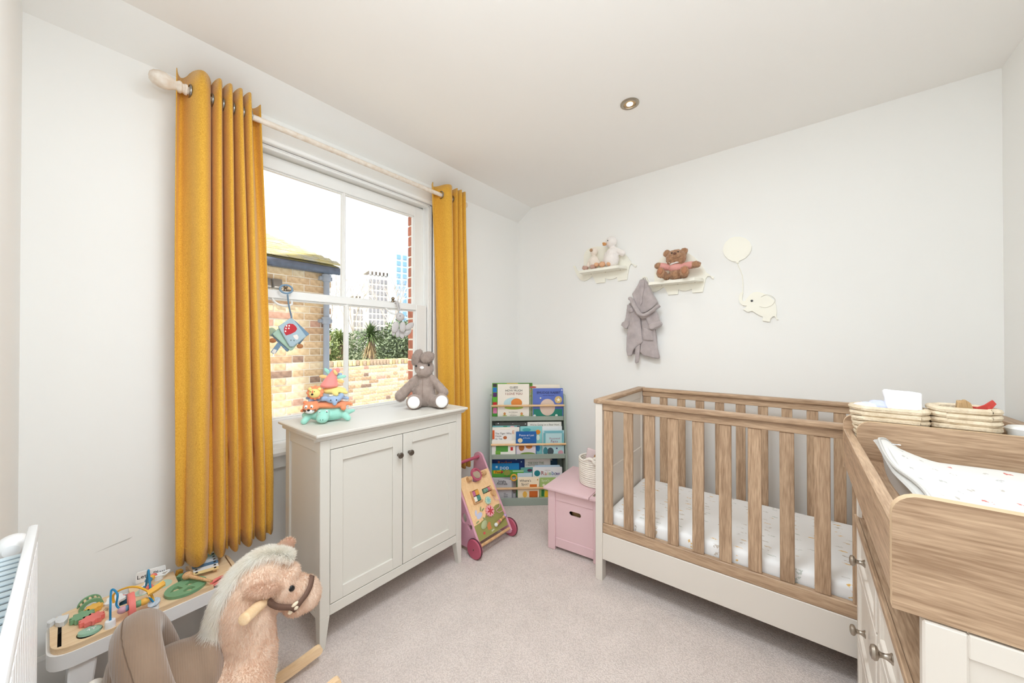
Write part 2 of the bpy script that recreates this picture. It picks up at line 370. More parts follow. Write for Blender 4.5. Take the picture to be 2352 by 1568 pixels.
def sash(name, x0, x1, yl, yr, gl, gr, z0, z1, gz0, gz1, bar):
    b = BM(); xm = (x0+x1)/2
    box(b, x0, x1, yl, gl, z0, z1, .003); box(b, x0, x1, gr, yr, z0, z1, .003); box(b, x0, x1, gl, gr, z0, gz0, .003); box(b, x0, x1, gl, gr, gz1, z1, .003)
    s = win.part(name, b, M_trim)
    b = BM(); box(b, x0+.006, x1-.004, bar-.011, bar+.011, gz0, gz1, .004); box(b, x0+.01, x1+.000, bar-.006, bar+.006, gz0, gz1, .002)
    for c in (gl, gr):
        s0, s1 = (c, c+.008) if c == gl else (c-.008, c); box(b, xm-.012, x1-.008, s0, s1, gz0, gz1, .003)
    for z in (gz0, gz1):
        s0, s1 = (z, z+.008) if z == gz0 else (z-.008, z); box(b, xm-.012, x1-.008, gl, gr, s0, s1, .003)
    win.part('glazing_bar', b, M_trim, s)
    for a, c in ((gl, bar-.006), (bar+.006, gr)):
        win.part('pane', box(BM(), xm-.014, xm-.011, a, c, gz0, gz1, 0), M_glass, s)
    return s
sash('upper_sash', -2.152, -2.115, .441, 1.588, .515, 1.507, 1.482, 2.222, 1.524, 2.153, 1.010)
ls = sash('lower_sash', -2.108, -2.068, .441, 1.578, .515, 1.489, .752, 1.521, .866, 1.481, 1.008)
b = BM(); prism(b, [(-2.30, .685), (-2.07, .70), (-1.985, .70), (-1.965, .705), (-1.957, .722), (-1.965, .741), (-1.985, .748), (-2.07, .752), (-2.16, .752), (-2.30, .725)], 1.42, Matrix(((1, 0, 0, 0), (0, 0, -1, 1.72), (0, 1, 0, 0), (0, 0, 0, 1))))
win.part('window_sill', b, M_trim)
b = BM(); box(b, WX-.004, -2.012, .33, 1.70, .63, .70, .006); win.part('sill_apron', b, M_trim)
for y in (.655, 1.29):                     # curved white sash pulls below the meeting rail
    b = BM(); tube(b, smooth_path([(-2.085, y-.028, 1.485), (-2.06, y-.026, 1.465), (-2.05, y-.005, 1.448), (-2.05, y+.03, 1.444), (-2.06, y+.055, 1.458), (-2.085, y+.06, 1.483)], 5), .0055, 8)
    win.part('sash_pull', b, M_trim, ls)
for y in (.688, 1.316):                    # sash fasteners on the meeting rail
    b = BM(); box(b, -2.10, -2.075, y-.018, y+.03, 1.521, 1.525, .001); cyl(b, (-2.088, y, 1.524), (-2.088, y, 1.537), .008, .006)
    ell(b, (-2.082, y, 1.546), .011); tube(b, [(-2.088, y, 1.532), (-2.08, y+.02, 1.531), (-2.075, y+.036, 1.529)], [.005, .004, .003])
    win.part('sash_fastener', b, M_brass, ls, label='small aged metal catch')

# brick reveal outside the window: part of the window wall
M_redbrick = mat('red_brick', (205, 128, 104), .9, var=.3, vscale=22, bump=.4, bscale=60, rand=.14)
M_mortar = mat('mortar', (244, 238, 226), .95, bump=.3, bscale=80)
bb = BM(); box(bb, -.05, .05, -.05, .05, -.0325, .0325, .003); me_redbrick = mesh_of(bb, M_redbrick)
b = BM(); box(b, -2.225, -2.155, 1.535, 2.4, .2, 2.75, 0); box(b, -2.225, -2.155, -1, .43, .2, 2.75, 0); box(b, -2.225, -2.155, .43, 1.535, .2, .69, 0); box(b, -2.225, -2.155, .43, 1.535, 2.27, 2.75, 0)
reveal = struct('wall_left_outer', b, M_mortar)
rnd = random.Random(4)
for i in range(27):
    o = bpy.data.objects.new('brick', me_redbrick); COL.objects.link(o); o.parent = reveal
    o.location = (-2.192+rnd.uniform(-.002, .002), 1.582+rnd.uniform(-.002, .002), .42+i*.075); o.scale = (.76, 1, 1)
# unseen tall block over the room, added to shade part of the brick house
struct('wall_sun_blocker', box(BM(), -2.25, 3.5, -2.45, 6, 2.6, 9.5, 0), mat('blocker_brick', (190, 150, 120), .9, var=.2))

# ---------------------------------------------------------------- outside
rnd = random.Random(11)
STOCK = [mat('stock_brick_%d' % i, c, .9, rgb2=c2, vscale=25, bump=.5, bscale=70, rand=.12) for i, (c, c2) in enumerate([
    ((236, 214, 178), (216, 186, 144)), ((228, 202, 166), (196, 164, 128)), ((212, 180, 146), (176, 142, 114)), ((178, 148, 128), (136, 112, 100)), ((220, 180, 160), (196, 152, 132)), ((244, 228, 198), (224, 200, 164))])]
def brick_mesh(l, h, d, m):
    b = BM(); box(b, -d/2, d/2, -l/2, l/2, -h/2, h/2, .003); return mesh_of(b, m)
BRK = {(k, i): brick_mesh(l, .065, .03, m) for k, l in (('s', .215), ('h', .1025)) for i, m in enumerate(STOCK)}
def lay_bricks(t, x, y0, y1, z0, z1, weights, seed, ystart=None):
    r = random.Random(seed); n = int((z1-z0)/.075)
    for c in range(n):
        z = z0+.0375+c*.075; y = y0+(c % 2)*.056; k = c % 2
        while y < y1-.03:
            kind = 's' if k % 2 == 0 else 'h'; L = .215 if kind == 's' else .1025
            if y+L > y1+.005: kind = 'h'; L = .1025
            if y+L > y1+.02: break
            t.inst('brick', BRK[(kind, r.choices(range(6), weights)[0])], t.M.inverted() @ Vector((x+r.uniform(-.003, .003), y+L/2, z)), rot=(r.uniform(-.01, .01), 0, 0))
            y += L+.01; k += 1
M_slate = mat('slate_roof', (172, 172, 160), .85, rgb2=(190, 180, 118), vscale=9, bump=.5, bscale=50, rand=.0)
M_gutter = mat('blue_grey_gutter', (104, 116, 138), .55, var=.35, vscale=20)
M_pipe = mat('grey_downpipe', (160, 170, 186), .45, var=.12, vscale=10)
nb = T('brick_house', 'yellow brick house with slate roof and grey downpipe beyond the window', 'building', (-5.2, .5, -2.6))
b = BM(); box(b, -6.3, -4.091, -4, 1.79, -2.6, 2.06, 0); nb.part('wall_core', b, M_mortar)
lay_bricks(nb, -4.10, .52, 1.815, .45, 2.03, (5, 4, 3, 1.5, 1, 4), 5)
b = BM()
for c in range(40):                        # far roof: too small to pick slates apart singly
    z = 2.11+c*.0325; x = -3.955-c*.057; y1 = 1.86-c*.057; yy = -1.0-rnd.uniform(0, .1)
    while yy < y1:
        w = rnd.uniform(.12, .16); e = min(yy+w-.004, y1); j = rnd.uniform(0, .004)
        if e > yy+.01: hexa(b, [(x, yy, z+j), (x, e, z+j), (x-.12, e, z+.066), (x-.12, yy, z+.066)], [(x, yy, z+.007+j), (x, e, z+.007+j), (x-.12, e, z+.072), (x-.12, yy, z+.072)], 0)
        yy += w
nb.part('slate_courses', b, M_slate, kind='stuff')
b = BM(); v = [b.verts.new(p) for p in ((-3.97, -1.0, 2.095), (-3.97, 1.85, 2.095), (-6.2, -.4, 3.36), (-6.2, -1, 3.36), (-6.2, 1.85, 2.095))]; b.faces.new((v[0], v[1], v[2], v[3])); b.faces.new((v[1], v[4], v[2]))
nb.part('roof', b, M_slate)
b = BM(); box(b, -4.06, -4.03, -1, 1.80, 2.02, 2.10, .003); tube(b, [(-3.985, -1, 2.062), (-3.985, 1.0, 2.057), (-3.985, 1.85, 2.052)], .040, 12); box(b, -4.03, -3.985, 1.20, 1.225, 2.012, 2.105, .004)
nb.part('gutter', b, M_gutter)
b = BM(); tube(b, [(-4.03, 1.73, 2.02), (-4.03, 1.73, -2.4)], .030, 14); nb.part('downpipe', b, M_pipe)
for z in (1.965, 1.50): 
    b = BM(); cyl(b, (-4.03, 1.73, z-.035), (-4.03, 1.73, z+.035), .042, .042, 14); cyl(b, (-4.03, 1.73, z+.02), (-4.03, 1.73, z+.04), .047, .047, 14); box(b, -4.1, -4.03, 1.665, 1.795, z-.02, z+.02, .004); nb.part('pipe_collar', b, M_pipe)
b = BM(); box(b, -6.0, -5.6, .72, 1.12, 2.3, 2.95, .01); box(b, -6.04, -5.56, .68, 1.16, 2.93, 3.0, .01); box(b, -6.02, -5.58, .7, 1.14, 3.0, 3.05, .01)
nb.part('chimney', b, mat('chimney_render', (206, 190, 164), .9, rgb2=(140, 130, 110), vscale=9, bump=.4, bscale=30))
M_vent = mat('vent_metal', (158, 156, 154), .6, var=.15)
for y in (1.17, 1.27):
    b = BM(); box(b, -4.09, -4.07, y-.045, y+.045, 1.80, 1.90, .002); hexa(b, [(-4.07, y-.043, 1.805), (-4.015, y-.035, 1.805), (-4.015, y+.035, 1.805), (-4.07, y+.043, 1.805)], [(-4.07, y-.043, 1.895), (-4.066, y-.035, 1.895), (-4.066, y+.035, 1.895), (-4.07, y+.043, 1.895)], .001)
    nb.part('vent_hood', b, M_vent)
# garden wall
gw = T('garden_wall', 'low sunlit garden wall of pale bricks with mossy upright coping', 'wall', (-7.1, 3.8, -2.6))
b = BM(); box(b, -7.25, -6.991, 1.0, 7.5, -2.6, .795, 0); gw.part('wall_core', b, M_mortar)
lay_bricks(gw, -7.0, 2.85, 5.1, -.33, .795, (5, 3, 2, 1, 1, 6), 6)
M_coping = [mat('coping_brick_%d' % i, c, .9, rgb2=(200, 180, 90) if i < 2 else (120, 104, 84), vscale=12, bump=.5, bscale=60, rand=.12) for i, c in enumerate([(234, 216, 180), (218, 194, 156), (200, 176, 152)])]
cm = []
for m in M_coping:
    bb = BM(); box(bb, -.13, .13, -.0325, .0325, -.055, .055, .004); cm.append(mesh_of(bb, m))
y = 2.8
while y < 5.2:
    gw.inst('coping_brick', rnd.choice(cm), gw.M.inverted() @ Vector((-7.12+rnd.uniform(-.006, .006), y, .855+rnd.uniform(-.006, .006)))); y += .075
struct('ground_outside', box(BM(), -260, -2.3, -160, 260, -2.7, -2.6, 0), mat('garden_ground', (120, 125, 90), .95, var=.3, vscale=.6))
M_leaf = [mat('leaf_%d' % i, c, .6, rand=.1, var=.25, vscale=3) for i, c in enumerate([(138, 152, 96), (96, 120, 70), (168, 176, 122), (120, 136, 104)])]
M_bark = mat('bark', (150, 128, 108), .9, var=.3, vscale=20)
M_twig = mat('bare_twigs', (206, 192, 182), .9)
def blade(b, p, d, ln, w, droop):
    d = Vector(d).normalized(); s = d.cross(Vector((0, 0, 1))); s = s.normalized() if s.length > .01 else Vector((1, 0, 0)); prev = None
    for k in range(5):
        t = k/4; q = Vector(p)+d*ln*t+Vector((0, 0, -1))*droop*ln*t*t; ww = w*(1-t)**.6*(.5+.5*min(1, t*4)); 
        cur = (b.verts.new(q-s*ww/2), b.verts.new(q+s*ww/2+Vector((0, 0, .004))))
        if prev: b.faces.new((prev[0], prev[1], cur[1], cur[0]))
        prev = cur
for n_, (x, y, zc, r, lab) in enumerate([(-9.0, 5.00, 1.42, .50, 'tall spiky palm with a shaggy trunk behind the garden wall, right of the pair'), (-9.6, 4.45, 1.28, .44, 'shorter spiky palm with pale dry fringe behind the garden wall, left of the pair')]):
    p = T('palm_tree', lab, 'tree', (x, y, -2.6), group='spiky palms behind the garden wall')
    b = BM(); tube(b, smooth_path([(x, y, -2.6), (x+.03, y, -.8), (x, y+.02, zc)], 6), [.10]*12+[.07], 10); p.part('trunk', b, M_bark)
    b = BM()
    for k in range(300):
        a = rnd.uniform(0, 2*PI); e = rnd.uniform(-.35, 1.45); blade(b, (x, y, zc+rnd.uniform(-.05, .12)), (math.cos(a)*math.cos(e), math.sin(a)*math.cos(e), math.sin(e)), r*rnd.uniform(.75, 1.1), .035, .35)
    p.part('fronds', b, M_leaf[1] if n_ == 0 else M_leaf[0], kind='stuff')
    b = BM()
    for k in range(160):
        a = rnd.uniform(0, 2*PI); blade(b, (x, y, zc-rnd.uniform(0, .2)), (math.cos(a)*.5, math.sin(a)*.5, -.8), r*rnd.uniform(.5, .9), .03, .2)
    p.part('dry_fringe', b, mat('dry_fronds', (196, 170, 128), .8, var=.2), kind='stuff')
def bush(c, r, n, m, lab, leaf=.06, name='bush'):
    t = T(name, lab, 'shrub', (c[0], c[1], -2.6), group='shrubs behind the garden wall')
    b = BM(); tube(b, [(c[0], c[1], -2.6), (c[0], c[1], c[2])], .05, 6); t.part('stem', b, M_bark)
    b = BM()
    for k in range(n):
        d = Vector((rnd.gauss(0, 1), rnd.gauss(0, 1), rnd.gauss(0, 1))).normalized()*(rnd.random()**.35)
        p = Vector(c)+Vector((d.x*r[0], d.y*r[1], d.z*r[2])); u = Vector((rnd.uniform(-1, 1), rnd.uniform(-1, 1), rnd.uniform(-.5, 1))).normalized(); s = u.orthogonal().normalized()
        L = leaf*rnd.uniform(.7, 1.4); b.faces.new([b.verts.new(q) for q in (p, p+u*L*.5+s*L*.22, p+u*L, p+u*L*.5-s*L*.22)])
    t.part('foliage', b, m, kind='stuff')
bush((-9.8, 6.6, 1.15), (.7, .95, .85), 5000, M_leaf[3], 'large grey-green leafy bush right of the palms', .10)
bush((-8.0, 6.3, .60), (.4, .6, .42), 1800, M_leaf[2], 'low yellow-green bush just above the wall, right end', .07)
bush((-9.0, 3.75, .95), (.5, .42, .75), 2600, M_leaf[0], 'tall dark leafy bush by the downpipe', .08)
bush((-12.5, 6.0, 1.0), (.8, 2.6, .75), 4200, M_leaf[3], 'wide pale hedge behind both palms', .10)
bush((-7.9, 4.6, .62), (.3, .8, .28), 1800, M_leaf[1], 'short green undergrowth at the foot of the palms', .06)
def bare_tree(x, y, h, seed, lab):
    r = random.Random(seed); t = T('bare_tree', lab, 'tree', (x, y, -2.6), group='leafless trees in the distance'); b = BM()
    def grow(p, d, ln, rr, lv):
        q = p+d*ln; tube(b, [p, p+d*ln*.5+Vector((r.uniform(-1, 1), r.uniform(-1, 1), 0))*ln*.05, q], [rr, rr*.85, rr*.7], 5 if lv < 3 else 3, caps=False)
        if lv < 6:
            for k in range(3 if lv < 5 else 2):
                nd = (d+Vector((r.uniform(-1, 1), r.uniform(-1, 1), r.uniform(-.3, .8)))*.62).normalized(); grow(q, nd, ln*r.uniform(.6, .8), rr*.62, lv+1)
    grow(Vector((x, y, -2.6)), Vector((0, 0, 1)), h*.36, h*.009, 1); t.part('branches', b, M_twig)
bare_tree(-20, 12.2, 8.2, 3, 'leafless tree with fine branches in front of the grey tower')
bare_tree(-24, 11.6, 9.0, 8, 'leafless tree with fine branches left of the grey tower')
bare_tree(-20, 10.0, 7.0, 21, 'leafless tree with fine branches beside the downpipe')
bare_tree(-17, 11.0, 5.0, 31, 'small leafless tree with fine branches between grey tower and bushes')
# distant towers
def tower(cx, cy, w, d, ztop, nx, nz, m, mw, lab, extra=None, ang=0):
    t = T('tower_block', lab, 'building', (cx, cy, -2.6), ang); b = BM(); box(b, -w/2, w/2, -d/2, d/2, 0, ztop+2.6, 0)
    if extra: box(b, extra[0], extra[1], -d/4, d/4, ztop+2.6, ztop+2.6+extra[2], 0)
    t.part('wall', b, m, local=True); b = BM(); h = ztop+2.6
    for k in range(nz):
        z = h-1.6-k*h/nz*.97
        for i in range(nx):
            x = -w/2+(i+.5)*w/nx; box(b, x-w/nx*.3, x+w/nx*.3, -d/2-.12, -d/2+.05, z-h/nz*.62, z, 0)
            y = -d/2+(i+.5)*d/nx; box(b, w/2-.05, w/2+.12, y-d/nx*.3, y+d/nx*.3, z-h/nz*.62, z, 0)
    t.part('windows', b, mw, local=True, kind='stuff')
    if extra is None:
        b = BM()
        for i in range(nx): 
            x = -w/2+(i+.5)*w/nx; box(b, x-w/nx*.25, x+w/nx*.25, -d/2-.2, -d/2+.2, h, h+1.3, 0); y = -d/2+(i+.5)*d/nx; box(b, w/2-.2, w/2+.2, y-d/nx*.25, y+d/nx*.25, h, h+1.3, 0)
        box(b, -w/2, w/2, -d/2, d/2, h+1.3, h+1.7, 0); t.part('roof_frame', b, m, local=True)
M_conc = mat('pale_tower', (206, 198, 194), .8); M_cw = mat('tower_windows', (150, 146, 150), .4)
tower(-130, 75, 8.5, 8.5, 27.5, 6, 13, M_conc, M_cw, 'pale gridded tower block beyond the bare trees', None, rad(75))
tower(-155, 82, 9, 7, 21, 6, 8, M_conc, M_cw, 'lower pale block attached beside the gridded tower', None, rad(75))
tower(-116, 79, 11, 9, 35, 5, 16, mat('blue_tower', (176, 198, 222), .5), mat('blue_tower_windows', (120, 160, 205), .3), 'tall blue glass tower at the right edge of the window', (-1, 5.5, 3), rad(75))

# ---------------------------------------------------------------- curtains and pole
M_mustard = mat('mustard_linen', (230, 178, 66), .9, rgb2=(208, 152, 46), vscale=260, bump=.25, bscale=420, sheen=.25)
M_pole = mat('limewashed_pole', (236, 228, 218), .6, rgb2=(220, 204, 186), vscale=40)
M_eyelet = mat('pewter_eyelet', (150, 148, 145), .3, metal=1)
pole = T('curtain_pole', 'whitewashed wooden curtain pole with acorn finial above the window', 'curtain pole', (-1.94, 1.04, 2.27))
pole.part('pole', cyl(BM(), (-1.94, .245, 2.285), (-1.94, 1.80, 2.285), .0135, seg=20), M_pole)
prof = [(.001, -.075), (.014, -.073), (.025, -.063), (.031, -.046), (.031, -.03), (.026, -.014), (.019, -.002), (.017, .004), (.021, .008), (.0235, .013), (.0225, .018), (.018, .021), (.018, .026), (.021, .030), (.021, .036), (.0135, .038)]
pole.part('finial', lathe(BM(), [(r, h) for r, h in prof], (-1.94, .245, 2.285), (0, 1, 0)), M_pole)
pole.part('finial', lathe(BM(), [(r*.72, -h*.55) for r, h in prof[::-1]], (-1.94, 1.805, 2.285), (0, 1, 0)), M_pole)
for y in (.30, 1.78):
    b = BM(); cyl(b, (-2.045, y, 2.268), (-1.94, y, 2.268), .009); cyl(b, (-2.045, y, 2.268), (-2.035, y, 2.268), .028); lathe(b, [(.02, -.012), (.02, .012), (.016, .013), (.016, -.013)], (-1.94, y, 2.283), (0, 1, 0)); pole.part('bracket', b, M_pole)
def curtain(name, lab, edges_t, edges_b, amp_t, amp_b, ztop, zbot, xf, seed):
    """sheet with folds: edges are y positions of fold boundaries (front bulge, back valley, ...)"""
    r = random.Random(seed); K = len(edges_t)-1; per = 10; nz = 34; b = BM(); grid = []
    ph = [r.uniform(-1, 1) for _ in range(K+1)]
    for j in range(nz+1):
        t = j/nz; row = []; z0 = ztop+(zbot-ztop)*t
        w = min(1, t*1.15)
        for i in range(K*per+1):
            k = min(i//per, K-1); s = (i-k*per)/per
            yt = edges_t[k]+(edges_t[k+1]-edges_t[k])*s; yb = edges_b[k]+(edges_b[k+1]-edges_b[k])*s
            mid = math.sin(PI*t)*.006*ph[k]
            sw = math.sin(PI*s)**.75
            a = (amp_t[k]*(1-w)+amp_b[k]*w)
            x = xf+a*sw+.004*noise.noise((i*.15, t*5, seed))
            z = z0
            if j == 0: z += .006*sw*(1 if a > 0 else -1)
            if j == nz: z += -.012*sw*(1 if a > 0 else -.6)+.012*noise.noise((i*.2, 0, seed))
            row.append(b.verts.new((x, yt*(1-w)+yb*w+mid, z)))
        grid.append(row)
    for j in range(nz):
        for i in range(K*per): b.faces.new((grid[j][i], grid[j+1][i], grid[j+1][i+1], grid[j][i+1]))
    c = T(name, lab, 'curtain', (xf, (edges_t[0]+edges_t[-1])/2, zbot), group='mustard curtains')
    o = c.part('fabric', b, M_mustard, smooth=70)
    m = o.modifiers.new('thickness', 'SOLIDIFY'); m.thickness = .003; m.offset = 0
    hem = BM()
    for i in range(0, K*per-2, 3):
        k = i
        p = grid_pos(edges_t, edges_b, amp_b, xf, K, per, k, zbot+.055); q = grid_pos(edges_t, edges_b, amp_b, xf, K, per, k+2, zbot+.055)
        tube(hem, [p, q], .0011, 4)
    c.part('hem_stitching', hem, mat('hem_thread', (214, 168, 74), .9), o)
    return c, o
def grid_pos(et, eb, ab, xf, K, per, i, z):
    k = min(i//per, K-1); s = (i-k*per)/per
    return (xf+ab[k]*math.sin(PI*s)**.75+.0022*(1 if ab[k] > 0 else 1), eb[k]+(eb[k+1]-eb[k])*s, z)
def eyelets(c, par, ys):
    for y in ys:
        b = BM(); tube(b, [(-1.94+.024*math.cos(2*PI*k/18), y, 2.285+.024*math.sin(2*PI*k/18)) for k in range(18)], .004, 6, closed=True); c.part('eyelet', b, M_eyelet, par)
# bulges (>0) come into the room, valleys (<0) go to the wall
c, o = curtain('curtain', 'long mustard curtain hanging over the activity table, left of the window',
    [.250, .290, .356, .362, .392, .398, .428, .434, .464, .469, .496, .535], [.256, .282, .354, .372, .412, .424, .455, .468, .508, .520, .560, .592],
    [-.05, .052, -.045, .05, -.045, .05, -.045, .05, -.045, .05, -.05], [.012, .07, .004, .06, .004, .06, .004, .06, .004, .055, .008], 2.358, .372, -1.94, 1)
eyelets(c, o, [.290, .359, .395, .431, .4665, .497])
c, o = curtain('curtain', 'mustard curtain hanging behind the white cabinet, right of the window',
    [1.530, 1.600, 1.690, 1.700, 1.722, 1.730, 1.764, 1.772, 1.802], [1.585, 1.640, 1.710, 1.722, 1.752, 1.765, 1.805, 1.812, 1.862],
    [-.045, .05, -.04, .045, -.04, .048, -.04, .045], [.008, .05, .004, .05, .004, .05, .004, .05], 2.352, .357, -1.94, 2)
eyelets(c, o, [1.60, 1.697, 1.728, 1.77])

# ---------------------------------------------------------------- cabinet under the window
M_greige = mat('greige_paint', (214, 211, 203), .45, bump=.03, bscale=60)
M_pewter = mat('dark_pewter_knob', (118, 110, 102), .35, metal=1)
cab = T('cabinet', 'pale grey two-door cabinet on tapered legs under the window', 'cabinet', (-1.70, 1.015, 0))
x0, x1, y0, y1 = -1.89, -1.515, .628, 1.402
b = BM(); box(b, -1.915, -1.487, .603, 1.427, .872, .885, .003); cab.part('top', b, M_greige)
b = BM(); prism(b, [(-.012, .85), (-.006, .85), (.014, .866), (.014, .873), (-.012, .873)], y1-y0+.04, frame((x1, y0-.02, 0), (1, 0, 0), (0, 0, 1)) @ Matrix.Translation((0, 0, -(y1-y0+.04))))
box(b, x0, x1+.006, y0-.016, y1+.016, .853, .873, .004); cab.part('cornice', b, M_greige)
w = .04
for (xa, xb) in ((x1-.045, x1), (x0, x0+.045)):
    for (ya, yb) in ((y0, y0+w), (y1-w, y1)):
        b = BM(); box(b, xa, xb, ya, yb, .125, .853, .002)
        ix = (xa+.016, xb) if xb == x1 else (xa, xb-.016); iy = (ya, yb-.018) if ya == y0 else (ya+.018, yb)
        hexa(b, [(ix[0], iy[0], 0), (ix[1], iy[0], 0), (ix[1], iy[1], 0), (ix[0], iy[1], 0)], [(xa, ya, .126), (xb, ya, .126), (xb, yb, .126), (xa, yb, .126)], .0015)
        cab.part('leg', b, M_greige)
b = BM(); box(b, x1-.022, x1-.001, y0+w, y1-w, .125, .168, .002); box(b, x1-.022, x1-.001, y0+w, y1-w, .810, .853, .002)
box(b, x0+.01, x1-.024, y0+w, y1-w, .125, .14, 0); box(b, x0+.001, x0+.012, y0+w, y1-w, .125, .853, 0); cab.part('carcass', b, M_greige)
for (ya, yb) in ((y0+.003, y0+.02), (y1-.02, y1-.003)):
    b = BM(); box(b, x0+.045, x1-.045, ya+.006, yb-.006, .112, .853, 0); box(b, x0+.045, x1-.045, ya, yb, .80, .853, .0015); box(b, x0+.045, x1-.045, ya, yb, .112, .135, .0015); cab.part('side_panel', b, M_greige)
for i, (ya, yb) in enumerate(((.6695, 1.0125), (1.0165, 1.3605))):
    b = BM(); s = .052; zb, zt = .1715, .8075
    box(b, x1-.019, x1, ya, ya+s, zb, zt, .0015); box(b, x1-.019, x1, yb-s, yb, zb, zt, .0015); box(b, x1-.019, x1, ya+s, yb-s, zb, zb+s, .0015); box(b, x1-.019, x1, ya+s, yb-s, zt-s, zt, .0015)
    box(b, x1-.018, x1-.009, ya+s-.004, yb-s+.004, zb+s-.004, zt-s+.004, 0)
    d = cab.part('door', b, M_greige)
    ky = .989 if i == 0 else 1.049
    b = BM(); lathe(b, [(.0075, 0), (.0065, .004), (.005, .010), (.006, .015), (.0125, .018), (.0145, .023), (.0115, .028), (.005, .030), (.0, .030)], (x1, ky, .712), (1, 0, 0)); cab.part('knob', b, M_pewter, d, label='dark pewter knob')

# ---------------------------------------------------------------- pink toy chest and rope basket
M_pink = mat('pink_paint', (222, 190, 194), .45, var=.03, vscale=4)
chest = T('toy_chest', 'pink wooden toy chest with oval handle hole beside the white cot', 'chest', (-1.209, 1.834, 0), rad(5.5))
CW, CD, CH = .337, .41, .36; L = dict(local=True)
for (xa, xb) in ((0, .048), (CW-.048, CW)):
    for (ya, yb) in ((0, .03), (CD-.03, CD)):
        chest.part('leg', box(BM(), xa, xb, ya, yb, 0, CH, .003), M_pink, **L)
chest.part('end_rail', box(BM(), .048, CW-.048, .006, .02, .02, .075, .002), M_pink, **L); b = BM(); box(b, .048, CW-.048, .006, .02, .30, CH, .002); chest.part('end_rail', b, M_pink, **L)
b = BM(); poly_hole(b, [(.048, .07), (CW-.048, .07), (CW-.048, .305), (.048, .305)], [[(.175+.043*(1 if math.cos(a) > 0 else -1)*.55+.0135*math.cos(a), .243+.0135*math.sin(a)) for a in [2*PI*k/24+.01 for k in range(24)]]], .008, frame((0, .018, 0), (1, 0, 0), (0, 0, 1)))
chest.part('end_panel', b, M_pink, **L)
b = BM(); box(b, .048, CW-.048, CD-.02, CD-.006, .02, CH, .002); chest.part('end_panel', b, M_pink, **L)
for xa in (.008, CW-.02): chest.part('side_panel', box(BM(), xa, xa+.012, .03, CD-.03, .02, CH, .002), M_pink, **L)
chest.part('base', box(BM(), .02, CW-.02, .02, CD-.02, .03, .042, .001), M_pink, **L)
chest.part('lid', box(BM(), -.02, .272, -.022, CD+.01, CH+.001, CH+.017, .004, 2), M_pink, **L)
b = BM(); box(b, .2745, CW+.004, -.022, CD+.01, CH+.001, CH+.017, .004, 2); st = chest.part('hinge_strip', b, M_pink, **L)
b = BM(); box(b, .282, .295, .01, .05, CH+.0165, CH+.019, .001); chest.part('hinge', b, M_steel, st, **L)
M_toyin = mat('toy_wood', (206, 160, 110), .6); 
b = BM(); ell(b, (-1.06, 1.93, .225), (.04, .03, .035)); ell(b, (-1.02, 1.95, .2), (.04, .04, .04)); solo('wooden_toy', b, M_toyin, 'light wooden toy glimpsed through the pink chest handle hole', 'toy')
b = BM(); ell(b, (-1.005, 1.905, .235), (.016, .018, .022)); solo('ball', b, mat('blue_plastic', (40, 140, 180), .4), 'small blue ball glimpsed at right of the pink chest handle hole', 'toy')

M_rope = mat('cotton_rope', (242, 236, 226), .9, var=.1, vscale=60, bump=.7, bscale=160)
def rope_ring(path, r, m=None):
    b = BM(); n = len(path); tube(b, path, r, 8, closed=True); return b
bk = T('rope_basket', 'round cream rope basket standing on the pink toy chest', 'basket', (-1.0, 2.07, .378))
for k in range(13):
    z = .385+k*.0122; r = .098+.006*math.sin(k/12*PI*.6)
    b = BM(); tube(b, [(-1.0+r*math.cos(2*PI*i/40), 2.07+r*math.sin(2*PI*i/40), z+.0012*math.sin(i*.31+k)) for i in range(40)], .0066, 8, closed=True)
    bk.part('rope_coil', b, M_rope)
b = BM(); cyl(b, (-1.0, 2.07, .379), (-1.0, 2.07, .386), .094, seg=32); bk.part('base', b, M_rope)
b = BM()
tube(b, smooth_path([(-.97, 1.965, .545), (-.95, 1.955, .56), (-.925, 1.96, .553), (-.93, 1.955, .535), (-.955, 1.952, .54), (-.96, 1.955, .56), (-.935, 1.95, .568), (-.915, 1.965, .55)], 6), .010, 8)
tube(b, smooth_path([(-1.03, 1.97, .535), (-.99, 1.96, .555), (-.96, 1.955, .55), (-.93, 1.955, .545), (-.90, 1.985, .53)], 6), .009, 8); bk.part('knotted_handle', b, M_rope)
M_bib = mat('dusty_pink_cloth', (222, 203, 204), .9, bump=.2, bscale=50)
b = BM()
for dx, dy, tilt in ((-.03, .0, .2), (.015, .03, -.1)):
    hexa(b, [(-1.03+dx, 2.03+dy, .50), (-.95+dx, 2.06+dy, .50), (-.95+dx, 2.08+dy, .50), (-1.03+dx, 2.05+dy, .50)], [(-1.02+dx, 2.04+dy, .595), (-.96+dx+tilt*.1, 2.07+dy, .575), (-.96+dx+tilt*.1, 2.08+dy, .575), (-1.02+dx, 2.05+dy, .595)], .006)
solo('folded_cloth', b, M_bib, 'folded dusty pink cloth poking out of the round rope basket', 'cloth')
b = BM(); rr = random.Random(2)
for k in range(9): ell(b, (-.955+rr.uniform(-.025, .025), 2.0+rr.uniform(-.02, .02), .545+rr.uniform(-.01, .02)), .014, seg=8, rings=6)
solo('bead_string', b, mat('leopard_beads', (198, 150, 96), .6, rgb2=(110, 76, 50), vscale=90), 'brown spotted bead string in the round rope basket', 'toy')

